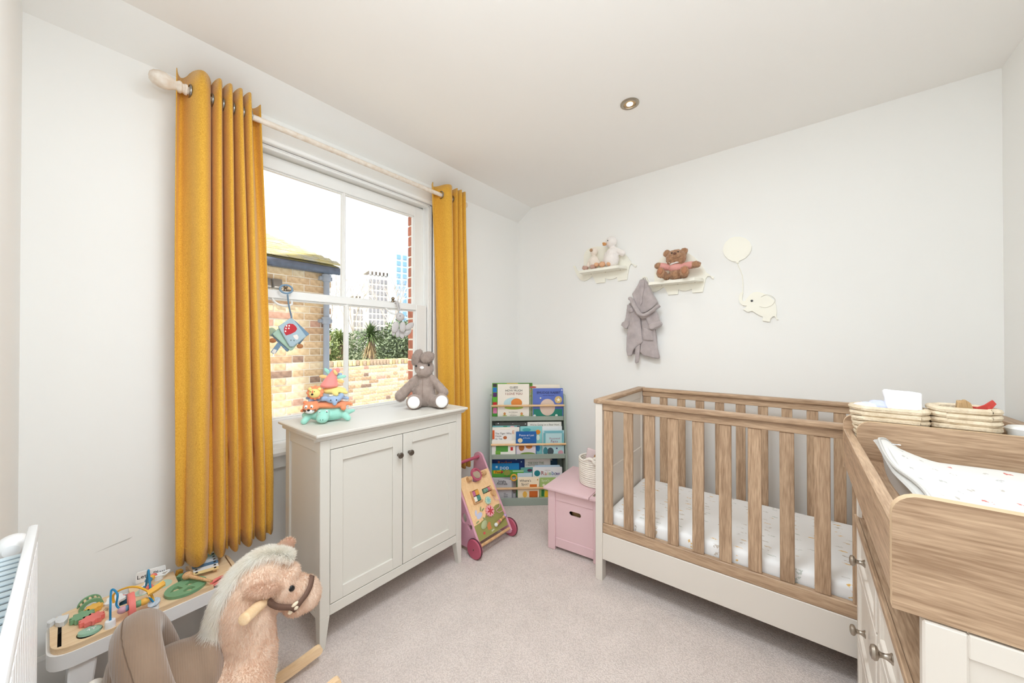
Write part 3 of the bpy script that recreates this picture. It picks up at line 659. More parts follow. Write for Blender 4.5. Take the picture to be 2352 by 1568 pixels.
# ---------------------------------------------------------------- cot
OAK = dict(light_c=(196, 167, 138), dark_c=(150, 121, 95))
W0, W1, W2 = [wood('oak_%s' % 'xyz'[i], OAK['light_c'], OAK['dark_c'], i) for i in range(3)]
M_cream = mat('cream_paint', (220, 213, 204), .45)
LC, DC = 1.513, .70
cot = T('cot', 'cream and oak slatted baby cot along the back wall', 'cot', (-.854, 1.754, 0), rad(1.35))
for e, xa in enumerate((0, LC-.038)):
    ep = None
    b = BM(); box(b, xa+.008, xa+.030, .045, DC-.045, .114, .933, .001)
    box(b, xa+.004, xa+.034, .045, DC-.045, .50, .56, .003); box(b, xa+.004, xa+.034, .045, DC-.045, .114, .18, .003); box(b, xa+.004, xa+.034, .045, DC-.045, .885, .933, .003)
    ep = cot.part('end_panel', b, M_cream, **L)
    for ya in (0, DC-.05): cot.part('leg', box(BM(), xa, xa+.038, ya, ya+.05, 0, .933, .002), M_cream, **L)
    b = BM(); box(b, xa-.007, xa+.045, -.008, DC+.008, .933, .955, .005, 2); cot.part('end_cap', b, W1, **L)
slat_me = None
for f, ya in enumerate((.012, DC-.034)):
    nm = 'front' if f == 0 else 'back'
    b = BM(); box(b, .0385, LC-.0385, ya-.018, ya+.026, .933, .954, .005, 2); cot.part('top_cap', b, W0, **L)
    cot.part('top_rail', box(BM(), .0385, LC-.0385, ya-.004, ya+.018, .898, .933, .002), W0, **L)
    cot.part('bottom_rail', box(BM(), .0385, LC-.0385, ya-.006, ya+.022, .252, .303, .003), W0, **L)
    if slat_me is None: slat_me = mesh_of(box(BM(), -.0235, .0235, -.007, .007, 0, .594, .002), W2)
    for k in range(14): cot.inst('slat', slat_me, (.0655+k*.1063, ya+.008, .3035))
    b = BM(); box(b, .038, LC-.038, ya-.008 if f == 0 else ya+.004, ya+.010 if f == 0 else ya+.022, .114, .2515, .002); cot.part('side_panel', b, M_cream, **L)
b = BM(); box(b, .04, LC-.04, .04, DC-.04, .22, .235, .001); cot.part('bed_base', b, W0, **L)
def sheet_mat(name, base, cols, scale, dens, stretch=(1, 1, 1)):
    m = mat(name, base, .9, bump=.12, bscale=30); N = m.node_tree.nodes; Lk = m.node_tree.links; bs = N['Principled BSDF']
    tc = N.new('ShaderNodeTexCoord'); mp = N.new('ShaderNodeMapping'); mp.inputs['Scale'].default_value = stretch; Lk.new(tc.outputs['Object'], mp.inputs[0])
    nz = N.new('ShaderNodeTexNoise'); nz.inputs['Scale'].default_value = scale*5; va = N.new('ShaderNodeVectorMath'); va.operation = 'MULTIPLY_ADD'; va.inputs[1].default_value = (.03,)*3
    Lk.new(mp.outputs[0], nz.inputs['Vector']); Lk.new(nz.outputs['Color'], va.inputs[0]); Lk.new(mp.outputs[0], va.inputs[2])
    v = N.new('ShaderNodeTexVoronoi'); v.inputs['Scale'].default_value = scale; v.inputs['Randomness'].default_value = .55; v.voronoi_dimensions = '2D'; Lk.new(va.outputs[0], v.inputs['Vector'])
    lt = N.new('ShaderNodeMath'); lt.operation = 'LESS_THAN'; lt.inputs[1].default_value = dens; Lk.new(v.outputs['Distance'], lt.inputs[0])
    n3 = N.new('ShaderNodeTexNoise'); n3.inputs['Scale'].default_value = scale*7; Lk.new(mp.outputs[0], n3.inputs['Vector']); g = N.new('ShaderNodeMath'); g.operation = 'GREATER_THAN'; g.inputs[1].default_value = .5; Lk.new(n3.outputs[0], g.inputs[0])
    mu = N.new('ShaderNodeMath'); mu.operation = 'MULTIPLY'; Lk.new(lt.outputs[0], mu.inputs[0]); Lk.new(g.outputs[0], mu.inputs[1])
    cr = N.new('ShaderNodeValToRGB'); cr.color_ramp.interpolation = 'CONSTANT'; sep = N.new('ShaderNodeSeparateColor'); Lk.new(v.outputs['Color'], sep.inputs[0]); Lk.new(sep.outputs[0], cr.inputs[0])
    while len(cr.color_ramp.elements) < len(cols): cr.color_ramp.elements.new(.5)
    for i, c in enumerate(cols): cr.color_ramp.elements[i].position = i/len(cols); cr.color_ramp.elements[i].color = s2l(c)
    mx = N.new('ShaderNodeMix'); mx.data_type = 'RGBA'; mx.inputs[6].default_value = s2l(base); Lk.new(mu.outputs[0], mx.inputs[0]); Lk.new(cr.outputs[0], mx.inputs[7]); Lk.new(mx.outputs[2], bs.inputs['Base Color'])
    return m
M_sheet = sheet_mat('animal_print_sheet', (238, 238, 238), [(206, 204, 200), (226, 184, 110), (196, 186, 176), (214, 196, 170), (200, 206, 200)], 11, .15, (1, 2.3, 1))
mt = T('mattress', 'white cot mattress in a sheet printed with small animals', 'mattress', M=Matrix.Translation((-.854, 1.754, .235)) @ Matrix.Rotation(rad(1.35), 4, 'Z'))
b = BM(); box(b, .042, LC-.042, .042, DC-.042, .001, .12, .022, 4); mt.part('fitted_sheet', b, M_sheet, local=True, smooth=60)
b = BM(); ell(b, (.222, 2.06, .385), (.045, .05, .035)); ell(b, (.26, 2.07, .40), .03); solo('soft_toy', blob(b, .007, 3), mat('black_plush', (26, 26, 30), .95, bump=.4, bscale=120), 'small black soft toy lying on the cot mattress by the dresser', 'toy')

# ---------------------------------------------------------------- dresser with changing top
dr = T('changing_dresser', 'oak and cream dresser with a changing-tray top, right foreground', 'dresser', (.40, 1.285, 0))
Y0, Y1, XF, XB = .85, 1.72, .148, .66
M_edge = mat('oak_edge_band', (204, 176, 142), .5)
for (ya, yb, s) in ((Y0, Y0+.022, 1), (Y1-.022, Y1, -1)):
    b = BM(); box(b, XF, XF+.047, ya, yb, 0, .812, .003); box(b, XB-.047, XB, ya, yb, 0, .812, .003)
    yi = (ya+.007, yb) if s > 0 else (ya, yb-.007)
    box(b, XF+.046, XB-.046, yi[0], yi[1], .05, .812, 0); box(b, XF+.046, XB-.046, ya, yb, .05, .11, .002); box(b, XF+.046, XB-.046, ya, yb, .775, .812, .002)
    dr.part('side_frame', b, M_cream)
b = BM(); box(b, XF+.004, XB-.01, Y0+.022, Y1-.022, .64, .655, .001); box(b, XF-.006, XF+.004, Y0, Y1, .638, .657, .002); dr.part('shelf', b, W1)
b = BM(); box(b, XF+.012, XB-.02, Y0+.022, Y0+.03, .657, .812, 0); box(b, XF+.02, XB-.02, 1.27, 1.288, .657, .812, .001); box(b, XF+.012, XB-.02, Y1-.03, Y1-.022, .657, .812, 0); box(b, XB-.02, XB-.012, Y0+.022, Y1-.022, .05, .812, 0); dr.part('shelf_lining', b, W1)
b = BM(); box(b, XF, XF+.018, Y0+.022, Y1-.022, .05, .085, .001); box(b, XF+.001, XF+.018, 1.272, 1.298, .085, .637, .001); box(b, XF+.02, XB-.03, Y0+.022, Y1-.022, .05, .06, 0); dr.part('front_frame', b, M_cream)
for (ya, yb, ky) in ((Y0+.025, 1.270, 1.075), (1.300, Y1-.025, 1.487)):
    for (za, zb, kz) in ((.508, .633, .594), (.262, .503, .385), (.088, .257, .17)):
        b = BM(); s = .032
        box(b, XF-.002, XF+.016, ya, ya+s, za, zb, .002); box(b, XF-.002, XF+.016, yb-s, yb, za, zb, .002); box(b, XF-.002, XF+.016, ya+s, yb-s, za, za+s*.8, .002); box(b, XF-.002, XF+.016, ya+s, yb-s, zb-s*.8, zb, .002)
        box(b, XF+.006, XF+.012, ya+s-.004, yb-s+.004, za+s*.8-.004, zb-s*.8+.004, 0)
        d = dr.part('drawer', b, M_cream)
        b = BM(); lathe(b, [(.011, 0), (.011, .002), (.0085, .004), (.0055, .010), (.0052, .016), (.007, .020), (.0135, .023), (.0155, .027), (.0135, .032), (.007, .0345), (0, .035)], (XF-.002, ky, kz), (-1, 0, 0)); dr.part('knob', b, M_steel, d, label='brushed steel knob')
def end_board(y0, y1, xa, xb, za, zb, r=.034):
    b = BM(); o = [(xa, za), (xb, za), (xb, zb-r)]
    o += [(xb-r+r*math.cos(rad(t)), zb-r+r*math.sin(rad(t))) for t in range(15, 91, 15)]+[(xa+r+r*math.cos(rad(t)), zb-r+r*math.sin(rad(t))) for t in range(90, 181, 15)]
    prism(b, o, y1-y0, frame((0, y1, 0), (1, 0, 0), (0, 0, 1)))
    for f in b.faces: f.material_index = 0 if abs(f.normal.y) > .5 else 1
    return b
for (ya, yb, xa) in ((Y0, Y0+.018, .115), (1.570, 1.586, .1375), (Y1-.018, Y1, .115)): dr.part('tray_board', end_board(ya, yb, xa, XB, .816, 1.005), [W0, M_edge])
b = BM(); box(b, .115, .1372, Y0+.018, Y1-.018, .833, .953, .0025); dr.part('tray_rail', b, W1)
b = BM(); box(b, XB-.02, XB, Y0+.018, Y1-.018, .833, .99, .0025); dr.part('tray_rail', b, W1)
b = BM(); box(b, .1375, XB-.02, Y0+.018, Y1-.018, .868, .884, .001); dr.part('tray_floor', b, W1)
b = BM(); box(b, .16, XB-.03, Y0+.03, Y0+.05, .812, .868, 0); box(b, .16, XB-.03, Y1-.05, Y1-.03, .812, .868, 0); dr.part('tray_bearers', b, W0)
# changing mat
M_matp = sheet_mat('changing_mat_print', (226, 226, 223), [(196, 194, 190), (190, 184, 176), (206, 120, 112), (186, 186, 182), (200, 196, 190), (190, 190, 190)], 13, .12, (1.6, 1, 1))
M_piping = mat('grey_piping', (196, 194, 190), .7)
cm_ = T('changing_mat', 'white printed changing mat with grey piping on the dresser', 'mat', (.40, 1.23, .885))
b = BM(); nx, ny = 30, 34; xa, xb, ya, yb = .175, .632, .90, 1.545; G = []
def mz(s, t):
    e = abs(2*s-1); rise = .055*max(0, (e-.45)/.55)**1.5; f = 1-abs(2*t-1)**14
    d = .014*(1-min(1, abs(s-.5)*2))*math.cos(t*PI*4)**2
    return .905+rise*(.8+.2*abs(2*t-1))+.012*f+.004*math.sin(t*9)+d*.4
for j in range(ny+1):
    row = []
    for i in range(nx+1):
        s, t = i/nx, j/ny; r_ = .0
        x = xa+(xb-xa)*s+.006*math.sin(t*7); y = ya+(yb-ya)*t
        cx = min(1, min(s, 1-s)*10); cy = min(1, min(t, 1-t)*10)
        x += (xb-xa)*.0*cx; inset = (1-cx)*(1-cy)*.02; x += inset*(1 if s < .5 else -1); y += inset*(1 if t < .5 else -1)
        row.append(b.verts.new((x, y, mz(s, t))))
    G.append(row)
for j in range(ny):
    for i in range(nx): b.faces.new((G[j][i], G[j][i+1], G[j+1][i+1], G[j+1][i]))
edge = [v.co.copy() for v in G[0]]+[r[-1].co.copy() for r in G[1:]]+[v.co.copy() for v in G[-1][-2::-1]]+[r[0].co.copy() for r in G[-2:0:-1]]
ring = [G[0][i] for i in range(nx+1)]+[G[j][nx] for j in range(1, ny+1)]+[G[ny][i] for i in range(nx-1, -1, -1)]+[G[j][0] for j in range(ny-1, 0, -1)]
low = [b.verts.new((v.co.x+(.012 if v.co.x < .4 else -.012), v.co.y, .886)) for v in ring]
for k in range(len(ring)): b.faces.new((ring[k], low[k], low[(k+1) % len(ring)], ring[(k+1) % len(ring)]))
b.faces.new(low)
bmesh.ops.recalc_face_normals(b, faces=b.faces[:])
cm_.part('cover', b, M_matp, smooth=60)
b = BM(); tube(b, edge, .0035, 6, closed=True); cm_.part('piping', b, M_piping)
b = BM()
for f in range(2): pass
tube(b, [(p[0], p[1], p[2]-.012) for p in [(xa-.001+.004, ya+(yb-ya)*t, mz(0, t)) for t in [k/20 for k in range(1, 20)]]], .011, 8, flat=(1, .5)); cm_.part('side_band', b, M_piping)
b = BM(); box(b, .198, .222, 1.495, 1.505, .958, .9592, 0); lb = cm_.part('care_label', b, M_trim)
b = BM(); merge(b, text_bm('M&P', .007), frame((.21, 1.50, .9594), (1, .1, 0), (-.1, 1, 0))); cm_.part('label_print', b, mat('dark_print', (60, 60, 66), .8), lb)
# two rope baskets in the back bay
M_jute = mat('twisted_rope', (228, 214, 190), .9, rgb2=(206, 188, 160), vscale=45, bump=.9, bscale=120)
def rope_box(name, lab, x0, x1, y0, y1, z0, rows, flare, h=.0165):
    t = T(name, lab, 'basket', ((x0+x1)/2, (y0+y1)/2, z0), group='rope baskets on the dresser')
    for k in range(rows):
        f = flare*(k/(rows-1)); path = rrect(x0-f*.8, x1+f*.3, y0-f*.15, y1+f*.05, .03, 6); n = len(path); pts = []
        pth = smooth_path([(p[0], p[1], 0) for p in path], 5, closed=True)
        for i, p in enumerate(pth): pts.append((p.x+.0008*math.sin(i*.4+k), p.y+.0008*math.cos(i*.33), z0+.008+k*h+.0012*math.sin(i*.14+k)))
        b = BM(); tube(b, pts, .0088, 7, closed=True); t.part('rope_coil', b, M_jute)
    t.part('base', prism(BM(), rrect(x0, x1, y0, y1, .03), .006, Matrix.Translation((0, 0, z0+.001))), M_jute)
    return t
rope_box('rope_basket', 'oblong twisted-rope basket holding nappies and a white plastic pack', .155, .288, 1.603, 1.690, .886, 10, .028)
rope_box('rope_basket', 'oblong twisted-rope basket holding brown paper and red toys', .316, .425, 1.603, 1.690, .886, 11, .012)
M_plastic = mat('white_plastic_film', (240, 242, 246), .3, bump=.5, bscale=22)
b = BM(); hexa(b, [(.215, 1.625, .99), (.285, 1.625, .99), (.285, 1.675, .99), (.215, 1.675, .99)], [(.203, 1.63, 1.105), (.292, 1.64, 1.098), (.292, 1.66, 1.098), (.203, 1.65, 1.105)], .004); ell(b, (.25, 1.645, 1.03), (.04, .025, .03))
bb = blob(b, .004, 3, .003, 40); solo('plastic_pack', bb, M_plastic, 'crumpled white plastic pack standing in the left rope basket', 'packet')
b = BM(); ell(b, (.165, 1.64, 1.035), (.035, .035, .025)); solo('nappy', blob(b, .005, 2, .004, 50), mat('white_nappy', (244, 244, 246), .8, rgb2=(206, 212, 240), vscale=30), 'folded white nappy in the left rope basket', 'nappy')
b = BM(); ell(b, (.197, 1.655, 1.045), (.028, .03, .022), (0, .3, 0)); solo('nappy', blob(b, .005, 2, .004, 60), mat('lilac_nappy', (206, 212, 240), .7, var=.15, vscale=40), 'lilac-patterned folded nappy beside the white plastic pack', 'nappy')
b = BM(); M_kraft = mat('brown_paper', (186, 154, 112), .8, bump=.3, bscale=60)
for k in range(5):
    a = k*.5-1; hexa(b, [(.352+k*.006, 1.63, 1.02), (.372+k*.006, 1.63, 1.02), (.372+k*.006, 1.65, 1.02), (.352+k*.006, 1.65, 1.02)], [(.356+k*.004, 1.632+.004*(k % 2), 1.088-.004*abs(k-2)), (.364+k*.004, 1.63, 1.088-.004*abs(k-2)), (.362+k*.004, 1.65, 1.084), (.357+k*.004, 1.652, 1.084)], .002)
solo('paper_wrap', b, M_kraft, 'crumpled brown paper wrap poking out of the right rope basket', 'paper')
M_redt = mat('red_felt', (196, 70, 62), .8)
b = BM(); prism(b, [(0, 0), (.02, .012), (.032, .035), (.026, .045), (.012, .03), (-.004, .02)], .008, frame((.395, 1.645, 1.045), (1, 0, 0), (0, 0, 1))); ell(b, (.414, 1.637, 1.066), (.004, .003, .006)); solo('felt_toy', b, M_redt, 'pointed red felt toy at the right end of the right rope basket', 'toy')
b = BM(); prism(b, [(0, 0), (.022, .004), (.03, .018), (.012, .02), (-.004, .01)], .008, frame((.372, 1.665, 1.047), (1, 0, 0), (0, 0, 1))); solo('felt_toy', b, M_redt, 'low red felt toy next to the brown paper in the right rope basket', 'toy')
b = BM(); lathe(b, [(.05, 0), (.075, .05), (.09, .12), (.094, .13), (.088, .136), (.05, .139), (0, .139)], (.535, 1.645-.0, .886), (0, 0, 1), 36)
for v in b.verts: v.co.y = 1.645+(v.co.y-1.645)*.5
solo('lidded_tub', b, M_trim, 'white lidded tub behind the tray board beside the rope baskets', 'tub')

# ---------------------------------------------------------------- sage bookcase across the corner
M_sage = mat('sage_paint', (152, 164, 152), .5)
M_dowel = wood('dowel_wood', (240, 204, 160), (214, 172, 124), 0)
BC = Matrix.Translation((-1.783, 2.081, 0)) @ Matrix.Rotation(rad(41.8), 4, 'Z')
bc = T('bookcase', 'sage green front-facing bookcase with wooden rails across the corner', 'bookcase', M=BC)
SL, SR = -.102, .508
side = [(-.004, 0), (.2, 0), (.2, .835), (.125, .835), (.112, .829), (.105, .815), (.098, .66), (.034, .36), (.0, .10)]
for s0 in (SL, SR-.016): bc.part('side_panel', prism(BM(), side, .016, Matrix(((0, 0, 1, s0), (1, 0, 0, 0), (0, 1, 0, 0), (0, 0, 0, 1)))), M_sage, local=True)
for (yf, z0, lip) in ((.108, .631, .034), (.040, .346, .036), (.0, .0, .058)):
    b = BM(); box(b, SL+.016, SR-.016, yf+.012, .188, z0 if z0 else .02, (z0 if z0 else .02)+.012, .001); bc.part('shelf', b, M_sage, local=True)
    b = BM(); box(b, SL+.016, SR-.016, yf, yf+.012, z0, z0+lip, .002); bc.part('shelf_lip', b, M_sage, local=True)
for (yf, z) in ((.104, .752), (.042, .458), (.004, .131)):
    b = BM(); cyl(b, (SL+.010, yf+.004, z), (SR-.010, yf+.004, z), .0085, seg=14); bc.part('rail', b, M_dowel, local=True, label='pale wooden rail')
bc.part('back_panel', box(BM(), SL+.016, SR-.016, .188, .196, .0, .80, .001), M_sage, local=True)
PRN = {}
def ink(rgb): return mat('print_%d_%d_%d' % rgb, rgb, .6)
M_paper = mat('page_edges', (238, 234, 224), .85)
FL = {1: .6435, 2: .3585, 3: .0325}
def book(lab, tier, y, rect, cover, titles=(), art=(), th=.008, name='picture_book', round_=.0):
    (s0, z1), (s1, z0_) = rect; z0 = FL[tier]
    bk_ = T(name, lab, 'book', group='books on the sage bookcase', M=BC @ Matrix.Translation(((s0+s1)/2, y, z0)))
    w = s1-s0; h = z1-z0; f = BC.inverted() @ bk_.M
    R = .006 if round_ else .001
    def plate(ya, yb, ww, hh, z=0, r=R): 
        return prism(BM(), rrect(-ww/2, ww/2, z, z+hh, r, 4), yb-ya, frame((0, yb, 0), (1, 0, 0), (0, 0, 1)))
    bk_.part('cover', plate(0, .0015, w, h), ink(cover), local=True)
    bk_.part('pages', plate(.0016, th-.0016, w-.004, h-.004, .002, .0005), M_paper, local=True)
    bk_.part('back_cover', plate(th-.0015, th, w, h), ink(cover), local=True)
    cs = (s0+s1)/2
    for k, (sh, pt, a, b2, c) in enumerate(art):
        (px, pz) = pt[0]; px -= cs; pz -= z0; b = BM(); off = -.0003-.00025*k
        if sh == 'e': o = circle(px, pz, a, 28, b2)
        elif sh == 'r': o = rrect(px-a, px+a, pz-b2, pz+b2, min(a, b2)*.15)
        elif sh == 'star': o = [(px+(a if q % 2 == 0 else a*.42)*math.sin(q*PI/5), pz+(a if q % 2 == 0 else a*.42)*math.cos(q*PI/5)) for q in range(10)]
        o = [(max(-w/2+.001, min(w/2-.001, x)), max(.001, min(h-.001, z))) for x, z in o]
        prism(b, o, .0002, frame((0, off+.0002, 0), (1, 0, 0), (0, 0, 1))); bk_.part('cover_print', b, ink(c), local=True)
    for (s, pt, size, c) in titles:
        (px, pz) = pt[0]; b = text_bm(s, size, ext=.0001)
        b.transform(frame((px-cs, -.0004-.00025*len(art)-.0002, pz-z0), (1, 0, 0), (0, 0, 1)))
        bk_.part('title', b, ink(c), local=True, smooth=0)
    return bk_
NAVY, CRM, WHT = (36, 60, 130), (244, 238, 226), (240, 240, 240)
# tier 1
book('picture book edged in coloured patchwork squares, behind the cream one on the top tier', 1, .150, [(-0.084,0.93),(0.244,0.664)], (110, 170, 60),
    art=[('r', [(-0.063,0.912)], .016, .0135, (66, 58, 62)), ('r', [(-0.063,0.875)], .016, .019, (30, 120, 200)), ('r', [(-0.063,0.835)], .016, .0165, (90, 40, 110)), ('r', [(-0.063,0.796)], .016, .017, (100, 190, 60)), ('r', [(-0.063,0.757)], .016, .018, (215, 40, 50)), ('r', [(-0.062,0.707)], .016, .023, (236, 130, 180)), ('r', [(-0.062,0.673)], .016, .010, (80, 170, 70)), ('r', [(0.079,0.927)], .045, .003, (230, 190, 90)), ('r', [(0.187,0.923)], .05, .003, (76, 70, 60))])
book('cream picture book with black and red title, left on the top tier', 1, .136, [(-0.041,0.923),(0.215,0.664)], CRM,
    [('GUESS', [(0.091,0.895)], .024, (40, 44, 50)), ('HOW MUCH', [(0.091,0.87)], .024, (40, 44, 50)), ('I LOVE YOU', [(0.091,0.844)], .026, (140, 50, 44)), ('Sam McBratney', [(0.085,0.696)], .0115, (90, 80, 70)), ('illustrated by', [(0.085,0.682)], .007, (120, 110, 100)), ('Anita Jeram', [(0.085,0.671)], .0115, (90, 80, 70))],
    [('e', [(0.085,0.766)], .076, .048, (190, 220, 228)), ('e', [(0.091,0.733)], .076, .016, (176, 196, 90)), ('e', [(0.113,0.771)], .045, .036, (226, 140, 62)), ('e', [(0.016,0.683)], .010, .012, (206, 140, 80)), ('e', [(0.154,0.682)], .010, .012, (206, 140, 80)), ('e', [(0.017,0.669)], .018, .004, (170, 190, 90)), ('e', [(0.157,0.668)], .018, .004, (170, 190, 90))])
book('cream storybook mostly hidden behind the blue night-sky one on the top tier', 1, .150, [(0.217,0.914),(0.467,0.662)], (240, 230, 212),
    [('T', [(0.229,0.858)], .034, (214, 150, 70)), ('ea', [(0.231,0.826)], .022, (190, 150, 70))], [('e', [(0.248,0.895)], .028, .008, (190, 90, 80))])
book('blue night-sky picture book with a star, right on the top tier', 1, .132, [(0.245,0.887),(0.492,0.659)], (96, 118, 196),
    [('SMUDGE RABBIT', [(0.374,0.852)], .0265, (26, 30, 70)), ('and the Falling Star', [(0.374,0.83)], .0125, (40, 46, 90))],
    [('r', [(0.368,0.69)], .118, .030, (40, 132, 112)), ('e', [(0.453,0.794)], .030, .030, (214, 184, 120)), ('star', [(0.454,0.793)], .019, 0, (250, 244, 224)), ('e', [(0.364,0.734)], .062, .068, (222, 200, 184)), ('e', [(0.308,0.809)], .006, .006, (240, 232, 200)), ('e', [(0.482,0.873)], .005, .005, (244, 244, 250)), ('e', [(0.259,0.667)], .011, .009, (236, 238, 230)), ('e', [(0.437,0.668)], .011, .009, (236, 238, 230))], round_=1)
# tier 2
book('dark charcoal book with white dots at the back of the middle tier', 2, .118, [(-0.06,0.615),(0.218,0.478)], (84, 84, 80), art=[('e', [(-0.036,0.61)], .004, .004, WHT), ('e', [(0.183,0.603)], .004, .004, WHT), ('e', [(0.081,0.609)], .0025, .0025, WHT)])
book('pale storybook with an italic title at the back of the middle tier, right', 2, .106, [(0.199,0.62),(0.473,0.475)], (226, 226, 220), [("We're Going on a Bear Hunt", [(0.338,0.598)], .020, (70, 74, 70))])
book('white book behind the turquoise-patterned one on the middle tier', 2, .094, [(0.317,0.587),(0.476,0.475)], (236, 238, 240))
book('teal-patterned book peeping over the cream one on the middle tier', 2, .106, [(-0.082,0.593),(0.137,0.479)], (120, 180, 184), art=[('e', [(0.02,0.588)], .017, .007, (60, 150, 120)), ('e', [(0.076,0.587)], .017, .007, (222, 180, 190)), ('r', [(0.125,0.585)], .010, .008, (70, 74, 90))])
book('cream book with a large orange letter E on the middle tier', 2, .094, [(-0.083,0.583),(0.132,0.479)], CRM, [('E', [(0.085,0.542)], .040, (214, 120, 60)), ('Can You Guess', [(0.02,0.566)], .012, (200, 190, 176))])
book('white storybook with orange spine and grey title, left on the middle tier', 2, .080, [(-0.083,0.566),(0.073,0.48)], (242, 240, 238),
    [('The Tiger Who', [(0.005,0.538)], .0205, (70, 74, 84)), ('Came', [(-0.035,0.518)], .0205, (70, 74, 84)), ('to Tea', [(-0.032,0.497)], .0205, (70, 74, 84))], [('r', [(-0.074,0.529)], .0085, .036, (222, 96, 40)), ('e', [(0.018,0.505)], .015, .013, (190, 104, 54))])
book('white board book with green and red oblongs at front of the middle tier', 2, .060, [(-0.086,0.487),(0.1,0.447)], (244, 242, 234), (), [('r', [(-0.007,0.423)], .048, .024, (86, 158, 66)), ('r', [(-0.038,0.392)], .020, .016, (120, 176, 70)), ('r', [(0.07,0.422)], .010, .014, (206, 52, 48))])
book('turquoise board book behind the deep blue one on the middle tier', 2, .094, [(0.139,0.589),(0.316,0.477)], (142, 208, 208), (), [('e', [(0.282,0.543)], .020, .019, (224, 140, 40)), ('e', [(0.191,0.562)], .034, .014, (84, 176, 176)), ('e', [(0.282,0.499)], .014, .022, (226, 240, 226)), ('e', [(0.283,0.416)], .016, .028, (50, 130, 190))], round_=1)
book('deep blue board book with white title at the front of the middle tier', 2, .062, [(0.104,0.555),(0.265,0.445)], (22, 98, 172), [('Peace at Last', [(0.188,0.527)], .0225, (236, 240, 250)), ('Jill Murphy', [(0.188,0.505)], .013, (200, 220, 240))],
    [('r', [(0.183,0.406)], .077, .036, (226, 216, 222)), ('e', [(0.197,0.375)], .062, .018, (124, 154, 70)), ('e', [(0.137,0.486)], .019, .018, (232, 218, 180)), ('e', [(0.148,0.43)], .022, .026, (176, 104, 40)), ('e', [(0.207,0.438)], .026, .018, (190, 116, 50))], round_=1)
book('pale turquoise foliage-patterned story collection, right on the middle tier', 2, .062, [(0.318,0.562),(0.486,0.442)], (186, 220, 224), [('Illustrated', [(0.411,0.499)], .0215, (170, 120, 140)), ('Fairy', [(0.408,0.476)], .030, (150, 80, 120))],
    [('r', [(0.33,0.493)], .009, .05, (110, 176, 186)), ('r', [(0.403,0.55)], .075, .010, (120, 184, 196)), ('r', [(0.476,0.491)], .007, .05, (110, 176, 186)), ('e', [(0.377,0.397)], .026, .030, (70, 84, 92)), ('e', [(0.338,0.401)], .018, .030, (60, 130, 140)), ('e', [(0.459,0.385)], .022, .02, (214, 160, 170)), ('e', [(0.428,0.421)], .007, .006, (70, 60, 110))])
# tier 3
book('navy starry book at the back of the bottom tier, left', 3, .128, [(-0.087,0.343),(0.176,0.191)], (22, 62, 132), [('Rocket', [(0.017,0.29)], .040, (220, 130, 60))], [('e', [(-0.052,0.325)], .004, .004, WHT), ('e', [(0.109,0.316)], .005, .005, (180, 220, 240)), ('e', [(0.151,0.296)], .005, .005, (180, 220, 240)), ('e', [(-0.019,0.322)], .003, .003, WHT), ('e', [(-0.063,0.334)], .005, .006, (226, 180, 70)), ('e', [(0.141,0.324)], .003, .003, WHT)])
book('dark navy book with a white letter E, right at the back of the bottom tier', 3, .128, [(0.263,0.336),(0.444,0.186)], (30, 66, 92), [('E', [(0.396,0.312)], .028, WHT)])
book('white book with hand-lettered green title in a box on the bottom tier', 3, .114, [(0.178,0.329),(0.385,0.187)], (232, 230, 224), [('THE DAY THE', [(0.266,0.289)], .021, (80, 130, 80)), ('CRAYONS', [(0.235,0.272)], .021, (120, 124, 124))], [('r', [(0.271,0.286)], .062, .016, (214, 212, 206))])
book('bright blue board book on the bottom tier, left', 3, .110, [(-0.087,0.291),(0.132,0.192)], (30, 140, 206), [('pop', [(0.013,0.258)], .048, WHT)], [('r', [(-0.049,0.264)], .008, .008, (200, 226, 240))], round_=1)
book('teal board book behind the white one on the bottom tier', 3, .098, [(0.144,0.258),(0.243,0.155)], (104, 172, 166), (), [('e', [(0.216,0.237)], .020, .012, (90, 50, 80))])
book('yellow and green striped book behind the grey cloth one on the bottom tier', 3, .094, [(-0.086,0.242),(0.167,0.156)], (104, 178, 70), [('Peep', [(-0.031,0.228)], .030, (30, 30, 30))], [('r', [(-0.042,0.229)], .032, .012, (244, 180, 30)), ('r', [(-0.006,0.229)], .008, .010, (210, 80, 50)), ('r', [(0.124,0.234)], .045, .004, (206, 230, 210))])
book('pale blue board book behind the white one with a multicoloured title', 3, .096, [(0.257,0.275),(0.459,0.151)], (196, 216, 232), round_=1)
rb = book('white board book with a multicoloured title on the bottom tier, right', 3, .080, [(0.239,0.266),(0.474,0.151)], (242, 240, 242), [(ch, p_, .044, c_) for ch, p_, c_ in (('R', [(0.316,0.219)], (150, 40, 50)), ('a', [(0.341,0.216)], (206, 90, 60)), ('i', [(0.359,0.218)], (230, 190, 60)), ('n', [(0.377,0.216)], (90, 160, 80)), ('b', [(0.399,0.217)], (60, 120, 180)), ('o', [(0.42,0.215)], (50, 60, 120)), ('w', [(0.441,0.215)], (90, 60, 130)))]+[('priddy books', [(0.357,0.242)], .008, (150, 80, 80))],
    [('e', [(0.274,0.219)], .024, .024, (30, 130, 140))], round_=1)
book('pale page-blue soft book slanting behind the cream board book on the bottom tier', 3, .066, [(0.116,0.226),(0.232,0.121)], (206, 222, 234))
